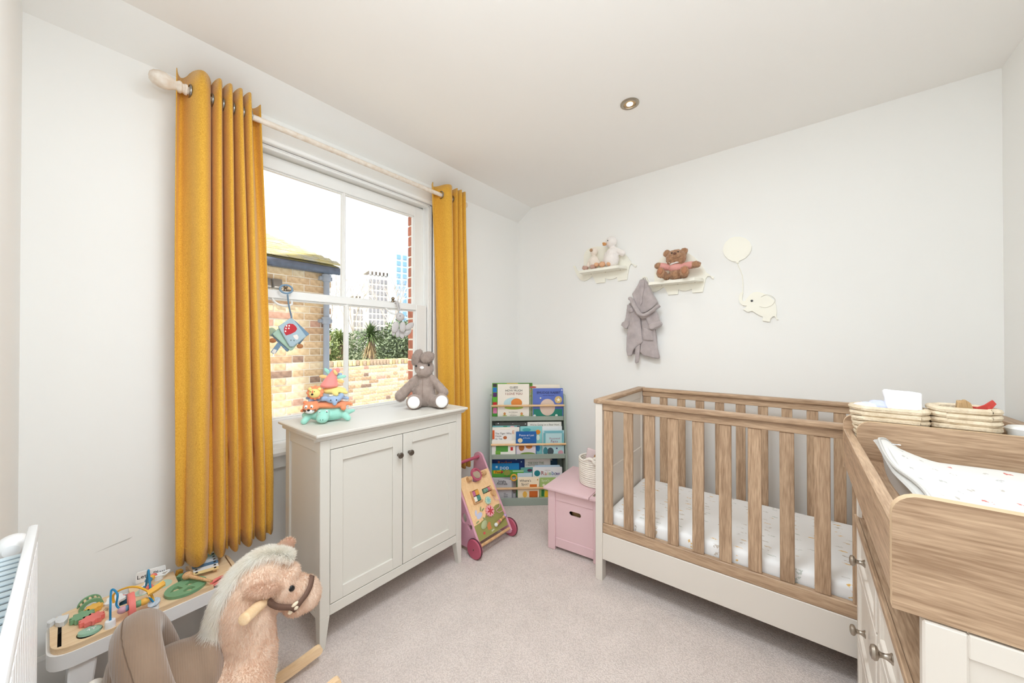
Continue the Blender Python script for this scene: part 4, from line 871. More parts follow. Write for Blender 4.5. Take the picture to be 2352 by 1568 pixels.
book('cream board book with a serif question title at the front of the bottom tier', 3, .024, [(0.116,0.21),(0.283,0.051)], (246, 232, 204), [("Where's", [(0.174,0.183)], .026, (70, 60, 50)), ('Spot?', [(0.171,0.156)], .026, (70, 60, 50))],
    [('r', [(0.237,0.143)], .028, .011, (214, 116, 40)), ('r', [(0.238,0.078)], .033, .024, (206, 104, 36)), ('e', [(0.171,0.077)], .017, .024, (236, 186, 80)), ('e', [(0.271,0.189)], .004, .006, (190, 140, 40))], round_=1)
book('pale green board book half hidden by the pink chest on the bottom tier', 3, .024, [(0.288,0.203),(0.416,0.048)], (166, 194, 116), [('Spot\'s', [(0.332,0.182)], .026, (236, 240, 220))], [('e', [(0.318,0.146)], .010, .010, (240, 236, 214)), ('r', [(0.311,0.085)], .011, .026, (40, 120, 60)), ('e', [(0.339,0.074)], .015, .030, (232, 190, 40))], round_=1)
# grey cloth book with ring and leaf
M_gcloth = mat('grey_cloth_print', (196, 196, 198), .9, bump=.2, bscale=60)
cb = T('cloth_book', 'soft grey cloth book with a yellow ring and green leaf on the bottom tier', 'book', M=BC @ Matrix.Translation((.07, .02, FL[3])))
(cs0, cz1), (cs1, cz0) = [(-0.062,0.212),(0.069,0.055)]
for k in range(4):
    b = BM(); dx = k*.008
    hexa(b, [(cs0-.07-.02+dx, .006+k*.009, .0), (cs1-.07+dx*1.6, .006+k*.009, 0), (cs1-.07+dx*1.6, .013+k*.009, 0), (cs0-.09+dx, .013+k*.009, 0)], [(cs0-.09+dx, .008+k*.009, cz1-FL[3]-.004*k), (cs1-.07+dx*1.6, .006+k*.009, cz1-FL[3]-.022+.004*k), (cs1-.07+dx*1.6, .013+k*.009, cz1-FL[3]-.022+.004*k), (cs0-.09+dx, .014+k*.009, cz1-FL[3]-.004*k)], .003)
    cb.part('cloth_page', b, M_gcloth if k % 2 == 0 else mat('grey_cloth_dark', (150, 150, 154), .9), local=True)
for s, (pt), sz in (('Jungle', [(-0.007,0.182)], .026), ('Animals', [(-0.007,0.163)], .026)):
    b = text_bm(s, sz, ext=.0001); b.transform(frame((pt[0][0]-.07, .0030, pt[0][1]-FL[3]), (1, 0, -.05), (.05, 0, 1))); cb.part('title', b, ink((40, 40, 44)), local=True, smooth=0)
b = BM()
for k in range(14): prism(b, circle(.0+.008*(k % 4)+.012, .02+.012*(k//4), .0028, 8), .0004, frame((cs0-.07+.06, .0036, 0), (1, 0, 0), (0, 0, 1)))
cb.part('dotted_print', b, ink((70, 70, 74)), local=True)
((rx_, rz_),) = [(0.085,0.212)]
b = BM(); tube(b, [(rx_-.07+.0225*math.cos(2*PI*k/28), -.0035, rz_-FL[3]+.0225*math.sin(2*PI*k/28)) for k in range(28)], .0058, 8, closed=True); cb.part('teething_ring', b, mat('yellow_ring', (226, 166, 50), .5), local=True)
((lx_, lz_),) = [(0.032,0.25)]
b = BM(); o = [(lx_-.07+(.030 if k % 2 == 0 else .019)*math.cos(2*PI*k/14+.2)*1.15, lz_-FL[3]+(.030 if k % 2 == 0 else .019)*math.sin(2*PI*k/14+.2)*.9) for k in range(14)]
prism(b, o, .006, frame((0, .004, 0), (1, 0, 0), (0, 0, 1))); cb.part('fabric_leaf', b, mat('olive_felt', (146, 152, 70), .9), local=True)
((mx_, mz_),) = [(0.091,0.163)]
b = BM(); ell(b, (mx_-.07, .028, mz_-FL[3]), (.018, .014, .030)); ell(b, (mx_-.07-.004, .026, mz_-FL[3]-.05), (.024, .015, .038)); cb.part('plush_figure', blob(b, .005, 3), mat('brown_grey_plush', (150, 128, 108), .95, rgb2=(120, 120, 124), vscale=30, bump=.4, bscale=90), local=True)
b = BM(); box(b, cs0-.08, mx_-.05, .0055, .046, 0, .004, .001); cb.part('spine', b, M_gcloth, local=True)

# ---------------------------------------------------------------- pink activity walker
M_wpink = mat('walker_pink', (214, 160, 178), .5); M_wrose = mat('walker_wheel_rose', (178, 84, 106), .45); M_birch = wood('birch_board', (244, 208, 162), (232, 190, 140), 2)
M_woodk = wood('turned_wood', (226, 184, 138), (196, 150, 104), 0)
wk = T('baby_walker', 'pink wooden baby walker with activity board beside the grey cabinet', 'walker', (-1.60, 1.635, 0))
sp = [(-1.448, .052), (-1.452, .035), (-1.475, .025), (-1.80, .03), (-1.812, .045), (-1.785, .43)]
sp += [(-1.741+.046*math.cos(rad(a)), .452+.046*math.sin(rad(a))) for a in range(170, 19, -15)]
hole_heart = [(-1.535+.020*math.sin(t)**3, .155+.0045*(4.4*math.cos(t)-1.7*math.cos(2*t)-.7*math.cos(3*t))) for t in [2*PI*k/24+.01 for k in range(24)]]
hole_drop = circle(-1.585, .195, .022, 20, .03)
for ya in (1.488, 1.768):
    b = BM(); poly_hole(b, sp, [hole_heart, hole_drop] if ya < 1.6 else [], .014, frame((0, ya+.014, 0), (1, 0, 0), (0, 0, 1))); wk.part('side_panel', b, M_wpink)
for ya in (1.459, 1.786):
    for xa in (-1.476, -1.775):
        b = BM(); lathe(b, [(.010, 0), (.052, .0), (.056, .004), (.056, .019), (.052, .023), (0, .023)], (xa, ya, .056), (0, 1, 0), 36); w_ = wk.part('wheel', b, M_wrose)
        b = BM(); tube(b, [(xa+.056*math.cos(2*PI*k/36), ya+.0115, .056+.056*math.sin(2*PI*k/36)) for k in range(36)], .0035, 6, closed=True, flat=(1, 1)); wk.part('tyre', b, mat('dark_rubber', (70, 40, 46), .7), w_)
        yb = ya-.001 if ya < 1.6 else ya+.024; b = BM(); cyl(b, (xa, yb-.001, .056), (xa, yb+.001, .056), .004, seg=10); wk.part('hub_screw', b, M_steel, w_)
b = BM(); cyl(b, (-1.738, 1.48, .468), (-1.738, 1.776, .468), .0105, seg=16); wk.part('handle', b, M_wrose)
b = BM(); cyl(b, (-1.462, 1.502, .062), (-1.462, 1.768, .062), .009, seg=12); wk.part('cross_bar', b, M_woodk)
# sloping board: local frame, X along +y (to the right), Y up the slope
P0 = Vector((-1.472, 1.503, .083)); UP = (Vector((-1.650, 1.503, .408))-P0); BL = UP.length; WB = frame(P0, (0, 1, 0), UP); BW = .264
out = [(0, 0), (BW, 0), (BW, BL), (.19, BL)]+[(.132+.045*math.cos(rad(a)), BL-.01+.045*math.sin(rad(a))) for a in range(-10, -171, -20)]+[(.075, BL), (0, BL)]
h1 = rrect(.055, .12, .205, .275, .004); h2 = rrect(.15, .235, .23, .262, .004)
b = BM(); poly_hole(b, out, [h1, h2], .010, WB @ Matrix.Translation((0, 0, -.010))); bd = wk.part('activity_board', b, M_birch)
def on_board(name, fn, m, label=None):
    b = BM(); fn(b); b.transform(WB); return wk.part(name, b, m, bd, label=label)
on_board('meadow_print', lambda b: prism(b, [(.001, .001), (BW-.001, .001), (BW-.001, .135), (.22, .14), (.19, .132), (.16, .128), (.12, .122), (.10, .10), (.05, .09), (.001, .088)], .0006), mat('meadow_green', (150, 148, 84), .6))
on_board('lower_backing', lambda b: box(b, .05, .24, .198, .282, -.03, -.011, .001), mat('backing_wood', (150, 110, 80), .7))
for cx, cy, c in ((.0722, .257, (190, 104, 140)), (.103, .257, (224, 164, 70)), (.0722, .223, (240, 234, 220)), (.103, .223, (80, 140, 126))):
    on_board('flip_tile', lambda b: box(b, cx-.014, cx+.014, cy-.015, cy+.015, -.010, .008, .002), mat('tile_%d' % c[0], c, .6))
on_board('shelf_ledge', lambda b: box(b, .05, .056, .2, .278, -.01, .016, .001), M_woodk); on_board('shelf_ledge', lambda b: box(b, .052, .124, .199, .205, -.01, .014, .001), M_woodk)
for k, c in enumerate(((120, 160, 140), (210, 160, 110), (200, 110, 130), (220, 176, 124))):
    on_board('roller_bead', lambda b: cyl(b, (.158+k*.019, .246, -.002), (.174+k*.019, .246, -.002), .013, seg=14), mat('bead_%d' % c[1], c, .5))
on_board('mirror_rim', lambda b: lathe(b, [(.0, 0), (.040, 0), (.043, .006), (.040, .013), (.030, .013), (.030, .009), (0, .009)], (.132, BL-.012, .012), (0, .15, 1), 32), M_wrose)
on_board('mirror', lambda b: cyl(b, (.132, BL-.0105, .0225), (.132, BL-.0103, .0232), .029, seg=32), mat('walker_mirror', (190, 170, 150), .08, metal=1))
for cx in (.07, .2): on_board('peg', lambda b: (cyl(b, (cx-.014, BL-.022, .014), (cx+.014, BL-.022, .014), .015, seg=18), b)[1], M_woodk)
on_board('axle', lambda b: cyl(b, (.06, BL-.022, .014), (.21, BL-.022, .014), .005, seg=10), M_woodk)
def gear(b, cx, cy, r, n, h, z0=.001):
    prism(b, [(cx+(r if k % 4 < 2 else r*.84)*math.cos(2*PI*k/(4*n)), cy+(r if k % 4 < 2 else r*.84)*math.sin(2*PI*k/(4*n))) for k in range(4*n)], h, Matrix.Translation((0, 0, z0)))
on_board('cog', lambda b: gear(b, .165, .186, .024, 11, .010), mat('cog_mint', (190, 216, 196), .6)); on_board('cog', lambda b: gear(b, .15, .125, .034, 14, .012), mat('cog_pink', (232, 168, 174), .6))
def petals(b, cx, cy, r, n, z, w=.35):
    for k in range(n):
        a = 2*PI*k/n; prism(b, circle(cx+r*.55*math.cos(a), cy+r*.55*math.sin(a), r*.5, 12, r*w*.5, a), .0008, Matrix.Translation((0, 0, z)))
on_board('flower_print', lambda b: petals(b, .15, .125, .026, 6, .0133), mat('flower_red', (196, 60, 70), .6)); on_board('flower_print', lambda b: petals(b, .165, .186, .018, 7, .0113), mat('flower_aqua', (140, 190, 186), .6))
on_board('bird_print', lambda b: (prism(b, circle(.065, .128, .026, 20, .015, .3), .0007, Matrix.Translation((0, 0, .0002))), prism(b, circle(.045, .15, .018, 16, .009, 1.2), .0007, Matrix.Translation((0, 0, .0003)))), mat('bird_lilac', (196, 200, 222), .6))
on_board('leaf_print', lambda b: [prism(b, circle(x, y, .015, 14, .005, a), .0007, Matrix.Translation((0, 0, .0004))) for x, y, a in ((.09, .16, 1), (.105, .15, .4), (.095, .10, -.6), (.035, .10, .2))], mat('leaf_olive', (150, 160, 110), .6))
on_board('leaf_flap', lambda b: ell(b, (.075, .07, .004), (.030, .02, .007), (0, 0, .5)), mat('flap_sage', (170, 178, 136), .6))
on_board('stem_print', lambda b: (prism(b, circle(.112, .055, .020, 16, .011, .7), .0007, Matrix.Translation((0, 0, .0008))), prism(b, rrect(.095, .125, .03, .06, .004), .0007, Matrix.Translation((0, 0, .0009)))), mat('print_rust', (204, 128, 76), .6))
on_board('mushroom_print', lambda b: (prism(b, circle(.058, .028, .009, 14, .007), .0007, Matrix.Translation((0, 0, .0008)))), mat('mushroom_red', (206, 80, 84), .6))
on_board('maze_wire', lambda b: tube(b, smooth_path([(.232, .205, .012), (.214, .19, .014), (.225, .168, .012), (.252, .155, .012), (.235, .12, .012), (.20, .112, .012), (.214, .092, .012), (.25, .09, .012)], 6), .0018, 6), M_wpink)
on_board('spool', lambda b: (cyl(b, (.228, .213, 0), (.228, .213, .02), .019, seg=20)), M_woodk)
on_board('bead_axle', lambda b: cyl(b, (.15, .035, .010), (.262, .058, .010), .003, seg=8), M_woodk)
for k, (c, r) in enumerate((((222, 226, 224), .012), ((200, 150, 100), .011), ((180, 110, 120), .011), ((216, 170, 110), .010), ((170, 140, 80), .009), ((206, 160, 110), .010), ((176, 150, 190), .011))):
    t = k/6; on_board('bead', lambda b: ell(b, (.158+.098*t, .037+.020*t, .011), r, seg=12, rings=8), mat('caterbead_%d' % k, c, .5))
on_board('maker_print', lambda b: merge(b, text_bm('little', .014), Matrix.Translation((.13, .018, .0009)) @ Matrix.Rotation(.2, 4, 'Z')), mat('white_print', (240, 240, 236), .6))

# ---------------------------------------------------------------- elephant wall shelves
M_ivory = mat('ivory_lacquer', (244, 242, 230), .45)
def wall_board(pts, y0, th): return prism(BM(), [(p[0], p[1]) for p in pts], th, frame((0, y0+th, 0), (1, 0, 0), (0, 0, 1)))
outA = [(-1.457,1.886),(-1.448,1.893),(-1.435,1.889),(-1.431,1.878),(-1.42,1.855),(-1.402,1.834),(-1.381,1.825),(-1.366,1.837),(-1.358,1.869),(-1.358,1.955),(-1.348,1.986),(-1.324,2.009),(-1.289,2.016),(-1.243,2.016),(-1.187,2.004),(-1.119,1.984),(-1.058,1.956),(-1.022,1.925),(-0.997,1.897),(-0.9794,1.864),(-0.9682,1.845),(-0.957,1.841),(-0.9434,1.831),(-0.9312,1.824),(-0.9312,1.814),(-0.9398,1.813),(-0.9508,1.823),(-0.9595,1.836),(-0.9719,1.841),(-0.982,1.827),(-0.9921,1.789),(-1.002,1.728),(-1.074,1.725),(-1.081,1.754),(-1.106,1.745),(-1.133,1.744),(-1.16,1.751),(-1.175,1.758),(-1.176,1.726),(-1.249,1.726),(-1.26,1.744),(-1.272,1.77),(-1.286,1.79),(-1.312,1.769),(-1.342,1.758),(-1.36,1.758),(-1.39,1.771),(-1.42,1.809),(-1.435,1.841),(-1.446,1.869)]
outB = [(-0.8943,1.721),(-0.8764,1.738),(-0.8606,1.731),(-0.8481,1.704),(-0.8325,1.673),(-0.814,1.659),(-0.8047,1.677),(-0.8028,1.743),(-0.7954,1.792),(-0.765,1.845),(-0.7175,1.875),(-0.6483,1.885),(-0.5925,1.867),(-0.5438,1.823),(-0.5068,1.771),(-0.4731,1.711),(-0.4577,1.7),(-0.4451,1.686),(-0.4324,1.68),(-0.433,1.668),(-0.441,1.669),(-0.4527,1.687),(-0.468,1.689),(-0.4784,1.674),(-0.4873,1.635),(-0.4967,1.589),(-0.5577,1.59),(-0.562,1.614),(-0.5821,1.609),(-0.6041,1.606),(-0.6263,1.611),(-0.6465,1.619),(-0.6488,1.588),(-0.7109,1.589),(-0.7203,1.614),(-0.7326,1.635),(-0.7444,1.646),(-0.7654,1.631),(-0.7957,1.619),(-0.819,1.62),(-0.8419,1.652),(-0.8606,1.692),(-0.8733,1.716)]
for lab, out, pz, xl, xr, xfl, xfr in (('ivory elephant-shaped wall shelf holding the white duck', outA, 1.803, -1.336, -.998, -1.32, -1.03), ('ivory elephant-shaped wall shelf holding the brown bear', outB, 1.654, -.800, -.490, -.788, -.525)):
    t = T('wall_shelf', lab, 'shelf', ((xl+xr)/2, 2.59, pz), group='elephant wall shelves')
    t.part('elephant_board', wall_board(out, 2.587, .012), M_ivory)
    yf = 2.487; b = BM(); prism(b, [(xl-.02, 2.587), (xl-.012, yf), (xfr, yf), (xr, 2.545), (xr, 2.587)][::-1], .019, Matrix.Translation((0, 0, pz))); t.part('shelf_plank', b, M_ivory)
    for k in range(3): 
        b = BM(); x = xl+.05+(xr-xl-.1)*k/2; cyl(b, (x, 2.575, pz-.0015), (x, 2.575, pz+.0002), .004, seg=10); t.part('screw', b, M_steel)
# flat wall ornaments
t = T('wall_ornament', 'white flat balloon cut-out on the wall above the small elephant', 'ornament', (-.30, 2.59, 1.76), group='white wall cut-outs')
bal = [(-0.3029,1.752),(-0.3103,1.754),(-0.3103,1.761),(-0.3305,1.766),(-0.3535,1.783),(-0.3718,1.811),(-0.3808,1.839),(-0.3784,1.864),(-0.3649,1.893),(-0.3433,1.912),(-0.3171,1.917),(-0.288,1.912),(-0.2595,1.896),(-0.2393,1.872),(-0.2298,1.844),(-0.2317,1.819),(-0.2426,1.796),(-0.263,1.775),(-0.2955,1.761),(-0.2955,1.752)]
t.part('balloon', wall_board(bal, 2.588, .011), M_ivory)
string = [(-0.3022,1.752),(-0.2984,1.735),(-0.2888,1.707),(-0.28,1.676),(-0.2756,1.645),(-0.2747,1.615),(-0.2758,1.589),(-0.2765,1.566)]
b = BM(); tube(b, smooth_path([(x, 2.594, z) for x, z in string], 4), .0022, 6); t.part('string', b, M_ivory)
t = T('wall_ornament', 'small white flat elephant cut-out with black eye, holding the balloon string', 'ornament', (-.19, 2.59, 1.38), group='white wall cut-outs')
ele = [(-0.2858,1.567),(-0.2762,1.568),(-0.2737,1.56),(-0.2789,1.54),(-0.2795,1.521),(-0.2732,1.511),(-0.2637,1.512),(-0.2527,1.53),(-0.2386,1.55),(-0.2201,1.561),(-0.2018,1.563),(-0.1777,1.555),(-0.1598,1.543),(-0.1364,1.524),(-0.1161,1.498),(-0.1105,1.461),(-0.1083,1.433),(-0.1112,1.417),(-0.1078,1.4),(-0.1021,1.397),(-0.1035,1.39),(-0.1107,1.392),(-0.1135,1.404),(-0.1193,1.412),(-0.128,1.409),(-0.1382,1.398),(-0.1412,1.379),(-0.1767,1.387),(-0.1751,1.41),(-0.1931,1.421),(-0.2113,1.435),(-0.229,1.45),(-0.2495,1.443),(-0.2749,1.462),(-0.2655,1.466),(-0.2544,1.482),(-0.2765,1.486),(-0.2907,1.503),(-0.2961,1.526),(-0.2938,1.549)]
t.part('elephant_board', wall_board(ele, 2.588, .011), M_ivory)
ear = [(-0.1836,1.53),(-0.1597,1.541),(-0.1333,1.531),(-0.1174,1.512),(-0.1204,1.491),(-0.1364,1.474),(-0.1629,1.465),(-0.1913,1.473)]
b = BM(); tube(b, smooth_path([(x, 2.587, z) for x, z in ear], 5), .0016, 5); t.part('ear_groove', b, mat('ivory_groove', (220, 216, 204), .7))
((ex, ez),) = [(-0.2293,1.51)]
b = BM(); cyl(b, (ex, 2.588, ez), (ex, 2.585, ez), .0065, seg=16); t.part('eye', b, mat('black_bead', (20, 20, 22), .25))

# ---------------------------------------------------------------- soft toys on the shelves
M_black = mat('black_bead', (20, 20, 22), .25)
def sub(bm, *a, **k): return blob(bm, *a, **k)
YB = 2.515
def pxl(name): return name
(bh, be1, be2, bs, bt, bf1, bf2, ba1, ba2, sh1, sh2, by1, by2, bp1, bp2) = [(-0.6373,1.818),(-0.7042,1.858),(-0.5842,1.855),(-0.6284,1.829),(-0.6375,1.735),(-0.7169,1.719),(-0.5717,1.708),(-0.7515,1.779),(-0.5103,1.756),(-0.6982,1.778),(-0.5873,1.77),(-0.6523,1.842),(-0.6135,1.844),(-0.7169,1.726),(-0.57,1.712)]
M_bear = mat('bear_plush', (188, 146, 112), .95, rgb2=(158, 116, 84), vscale=60, bump=.8, bscale=130, sheen=.4)
bear = T('teddy_bear', 'brown teddy bear in a pink top sitting on the right elephant shelf', 'teddy bear', (bt[0], YB, 1.674))
b = BM(); z0 = 1.674
ell(b, (bh[0]-.001, YB-.01, bh[1]), (.062, .052, .054)); ell(b, (be1[0]+.005, YB, be1[1]), (.024, .014, .024)); ell(b, (be2[0]-.008, YB, be2[1]), (.024, .014, .024)); ell(b, (bs[0], YB-.055, bs[1]-.006), (.028, .022, .021))
ell(b, (bt[0], YB, z0+.050), (.045, .042, .055)); ell(b, (bt[0], YB-.01, z0+.03), (.044, .050, .032))
for s, a in ((sh1, ba1), (sh2, ba2)): ell_to(b, (s[0], YB-.005, s[1]-.012), (a[0], YB-.02, a[1]), .020, .0215)
for f in (bf1, bf2): ell_to(b, (f[0]*.75+bt[0]*.25, YB-.015, z0+.024), (f[0], YB-.062, max(f[1], z0+.032)), .022, .025); ell(b, (f[0], YB-.075, max(f[1], z0+.036)), (.027, .016, .035))
body = blob(b, .0045, 3, .004, 90); fr = fur(body, 16000, .0048, .0016, comb=.4, seed=5, jitter=.8)
o = bear.part('body', body, M_bear, smooth=80); bear.part('fur', fr, M_bear, o, kind='stuff')
for f, p in ((bf1, bp1), (bf2, bp2)): b = BM(); ell(b, (p[0], YB-.0895, p[1]+.004), (.017, .006, .022)); bear.part('paw_pad', b, mat('paw_suede', (172, 118, 88), .8), o)
b = BM(); ell(b, (bs[0], YB-.078, bs[1]+.003), (.010, .006, .008)); bear.part('nose', b, mat('nose_brown', (100, 62, 48), .6), o)
for e in (by1, by2): b = BM(); ell(b, (e[0], YB-.058, e[1]+.001), .0045); bear.part('eye', b, M_black, o)
b = BM(); ell(b, (bt[0], YB-.003, z0+.076), (.049, .047, .034)); 
for s, a in ((sh1, ba1), (sh2, ba2)): ell_to(b, (s[0], YB-.005, s[1]-.012), (s[0]*.45+a[0]*.55, YB-.013, s[1]*.45+a[1]*.55-.005), .0235, .0245)
M_pinktop = mat('pink_jersey', (222, 160, 152), .9, bump=.3, bscale=200)
bear.part('top', blob(b, .0045, 3), M_pinktop, label='pink jersey top', smooth=70)
b = BM(); tube(b, [(bt[0]+.036*math.cos(a), YB-.008+.036*math.sin(a), z0+.106+.006*math.cos(a)) for a in [2*PI*k/24 for k in range(24)]], .006, 6, closed=True); ell(b, (bt[0]-.028, YB-.035, z0+.112), (.016, .006, .007), (0, .5, 0)); bear.part('collar', b, M_trim, label='white collar')

M_duck = mat('white_plush', (242, 236, 232), .95, bump=.5, bscale=140, sheen=.3, var=.03, vscale=30); M_peach = mat('peach_felt', (226, 178, 140), .9, bump=.3, bscale=90)
(dh, db, dbk, de, dw, dw2, df1, df2, pk, pb, pt, pf1, pf2, pw) = [(-1.107,2.013),(-1.099,1.894),(-1.136,1.994),(-1.111,2.017),(-1.081,1.961),(-1.014,1.915),(-1.158,1.847),(-1.115,1.849),(-1.252,1.972),(-1.246,1.895),(-1.243,1.962),(-1.309,1.855),(-1.235,1.853),(-1.207,1.895)]
z0 = 1.823
duck = T('soft_toy', 'large white plush duck with orange beak on the left elephant shelf', 'soft toy', (db[0], 2.53, z0))
b = BM(); ell(b, (dh[0]+.008, 2.53, dh[1]), (.042, .04, .042)); ell(b, (db[0], 2.53, z0+.055), (.058, .05, .06)); ell(b, (db[0], 2.53, z0+.10), (.038, .036, .045)); ell_to(b, (dw[0], 2.53, dw[1]), (dw2[0], 2.535, dw2[1]), .016, .022); ell_to(b, (db[0]-.04, 2.53, z0+.11), (db[0]-.055, 2.53, z0+.04), .012, .016)
o = duck.part('body', blob(b, .005, 4, .0015, 60), M_duck, smooth=80)
b = BM(); ell(b, (dbk[0], 2.49, dbk[1]+.004), (.016, .022, .008), (.0, .25, .3)); ell(b, (dbk[0]-.001, 2.49, dbk[1]-.006), (.013, .018, .006), (.2, .2, .3)); duck.part('beak', b, mat('orange_felt', (222, 168, 112), .9), o)
b = BM(); ell(b, (de[0], 2.492, de[1]), .0038); duck.part('eye', b, M_black, o)
for (x, dz, r) in ((df1[0], .024, .024), (df2[0]+.01, .020, .016), (df1[0]-.045, .028, .018)): b = BM(); ell(b, (x, 2.497, z0+dz), (r, .02, r*.9), (0, .3, 0)); duck.part('foot', b, M_peach, o)
peng = T('soft_toy', 'small pale plush bird with brown button beak beside the white duck', 'soft toy', (pb[0], 2.535, z0))
b = BM(); ell(b, (pb[0], 2.54, z0+.055), (.040, .034, .058)); ell(b, (pt[0], 2.54, pt[1]+.004), (.030, .028, .032)); ell_to(b, (pb[0]+.025, 2.535, z0+.09), (pw[0]+.012, 2.53, z0+.035), .010, .013); ell_to(b, (pb[0]-.03, 2.535, z0+.09), (pb[0]-.045, 2.53, z0+.035), .010, .014)
o = peng.part('body', blob(b, .005, 4, .0012, 60), mat('cream_plush', (240, 230, 218), .95, bump=.5, bscale=140), smooth=80)
b = BM(); ell(b, (pk[0], 2.506, pk[1]), (.0125, .008, .0125)); peng.part('beak', b, mat('button_brown', (176, 140, 108), .8, bump=.3, bscale=200), o)
for x, s in ((pf1[0], .021), (pf2[0], .020)): b = BM(); box(b, x-s, x+s, 2.49, 2.525, z0+.003, z0+.034, .009, 3, Matrix.Translation((x, 0, z0)) @ Matrix.Rotation(.35, 4, 'Y') @ Matrix.Translation((-x, 0, -z0)) if x == pf1[0] else None); peng.part('foot', b, mat('mauve_felt', (196, 160, 146), .9, bump=.3, bscale=100), o)

# ---------------------------------------------------------------- dressing gown on the trunk of the right shelf
M_robe = mat('grey_fleece', (186, 176, 176), .95, rgb2=(170, 160, 160), vscale=25, bump=.6, bscale=170, sheen=.4)
robe = T('dressing_gown', 'small grey hooded dressing gown hanging from the elephant shelf trunk', 'dressing gown', (-.87, 2.56, 1.12))
def cloth(name, pts, y, th, n=.004, vox=.006, sm=6, label=None):
    b = prism(BM(), pts, th, frame((0, y+th, 0), (1, 0, 0), (0, 0, 1))); g = blob(b, vox, sm)
    g.normal_update()
    for v in g.verts:
        v.co.y += n*2.2*noise.noise((v.co.x*22, 0, v.co.z*6))+n*.6*noise.noise(v.co*40)
    return robe.part(name, g, M_robe, smooth=80, label=label)
cloth('back_panel', [(-0.9845,1.554),(-0.7873,1.539),(-0.7936,1.389),(-0.7817,1.264),(-0.7818,1.183),(-0.8808,1.181),(-0.965,1.173),(-0.9916,1.199),(-0.9914,1.396)], 2.570, .016)
cloth('sleeve', [(-0.9854,1.539),(-0.9491,1.524),(-0.9558,1.42),(-0.9723,1.395),(-0.9923,1.395),(-1.014,1.406),(-0.9989,1.442),(-0.9922,1.487)], 2.540, .035)
cloth('sleeve', [(-0.7917,1.494),(-0.7678,1.461),(-0.753,1.411),(-0.7501,1.387),(-0.8162,1.37),(-0.8315,1.389),(-0.8377,1.415),(-0.85,1.44),(-0.81,1.464)], 2.525, .04)
cloth('cuff', [(-1.021,1.405),(-0.9912,1.421),(-0.9614,1.416),(-0.9628,1.387),(-0.978,1.361),(-0.9946,1.359),(-1.026,1.386)], 2.520, .050, .003)
cloth('cuff', [(-0.8251,1.376),(-0.8098,1.388),(-0.7442,1.404),(-0.7366,1.385),(-0.7442,1.37),(-0.7978,1.345),(-0.8129,1.349)], 2.508, .052, .003)
cloth('front_panel', [(-0.8926,1.456),(-0.8055,1.464),(-0.7923,1.357),(-0.7816,1.264),(-0.7561,1.153),(-0.7668,1.143),(-0.8677,1.165),(-0.893,1.192),(-0.8865,1.264),(-0.8813,1.359)], 2.540, .025)
cloth('front_panel', [(-0.9534,1.523),(-0.8891,1.468),(-0.886,1.391),(-0.8692,1.261),(-0.9008,1.238),(-0.9375,1.206),(-0.9506,1.161),(-0.9801,1.159),(-0.9867,1.199),(-0.9832,1.329),(-0.9633,1.426),(-0.9567,1.49)], 2.528, .027)
cloth('belt', [(-0.9259,1.232),(-0.8876,1.248),(-0.8903,1.181),(-0.8954,1.118),(-0.912,1.108),(-0.9287,1.113),(-0.926,1.174)], 2.535, .014)
cloth('pocket', [(-0.8694,1.365),(-0.7994,1.347),(-0.7959,1.271),(-0.836,1.271),(-0.867,1.276)], 2.530, .014)
cloth('hood', [(-0.8859,1.707),(-0.8594,1.709),(-0.8432,1.69),(-0.8174,1.634),(-0.7931,1.581),(-0.7692,1.536),(-0.8054,1.495),(-0.8485,1.469),(-0.8862,1.465),(-0.9117,1.521),(-0.9374,1.587),(-0.9472,1.607),(-0.9244,1.638),(-0.9018,1.674)], 2.530, .045)
cloth('hood_fold', [(-0.8772,1.693),(-0.8523,1.694),(-0.8511,1.665),(-0.8555,1.628),(-0.8649,1.579),(-0.8712,1.529),(-0.8838,1.517),(-0.8863,1.555),(-0.8805,1.605),(-0.8761,1.649)], 2.520, .022, .002)
b = BM(); path = [(-0.9588,1.578),(-0.9426,1.568),(-0.9233,1.525),(-0.901,1.486),(-0.8821,1.46),(-0.8541,1.449),(-0.8202,1.462),(-0.79,1.482),(-0.7602,1.505),(-0.7472,1.514)]
tube(b, smooth_path([(x, 2.520-.008*math.sin(i/9*PI), z) for i, (x, z) in enumerate(path)], 5), .019, 10, flat=(1.25, .7)); robe.part('collar', blob(b, .005, 4, .002, 60), M_robe, smooth=80)
b = BM(); ((rx, rz), (rx2, rz2)) = [(-0.9459,1.492),(-0.8572,1.439)]
ell(b, (rx, 2.525, rz), (.022, .014, .02)); robe.part('hood_ear', blob(b, .005, 3, .002, 60), M_robe, smooth=80); b = BM(); ell(b, (rx2, 2.522, rz2), (.03, .014, .014)); robe.part('hood_ear', blob(b, .005, 3, .002, 60), M_robe, smooth=80)
b = BM(); ((lx, lz),) = [(-0.8703,1.71)]; tube(b, [(lx, 2.578, lz-.01), (lx-.006, 2.565, lz+.012), (lx+.008, 2.565, lz+.012), (lx+.010, 2.575, lz-.01)], .003, 6); robe.part('hanging_loop', b, M_robe)

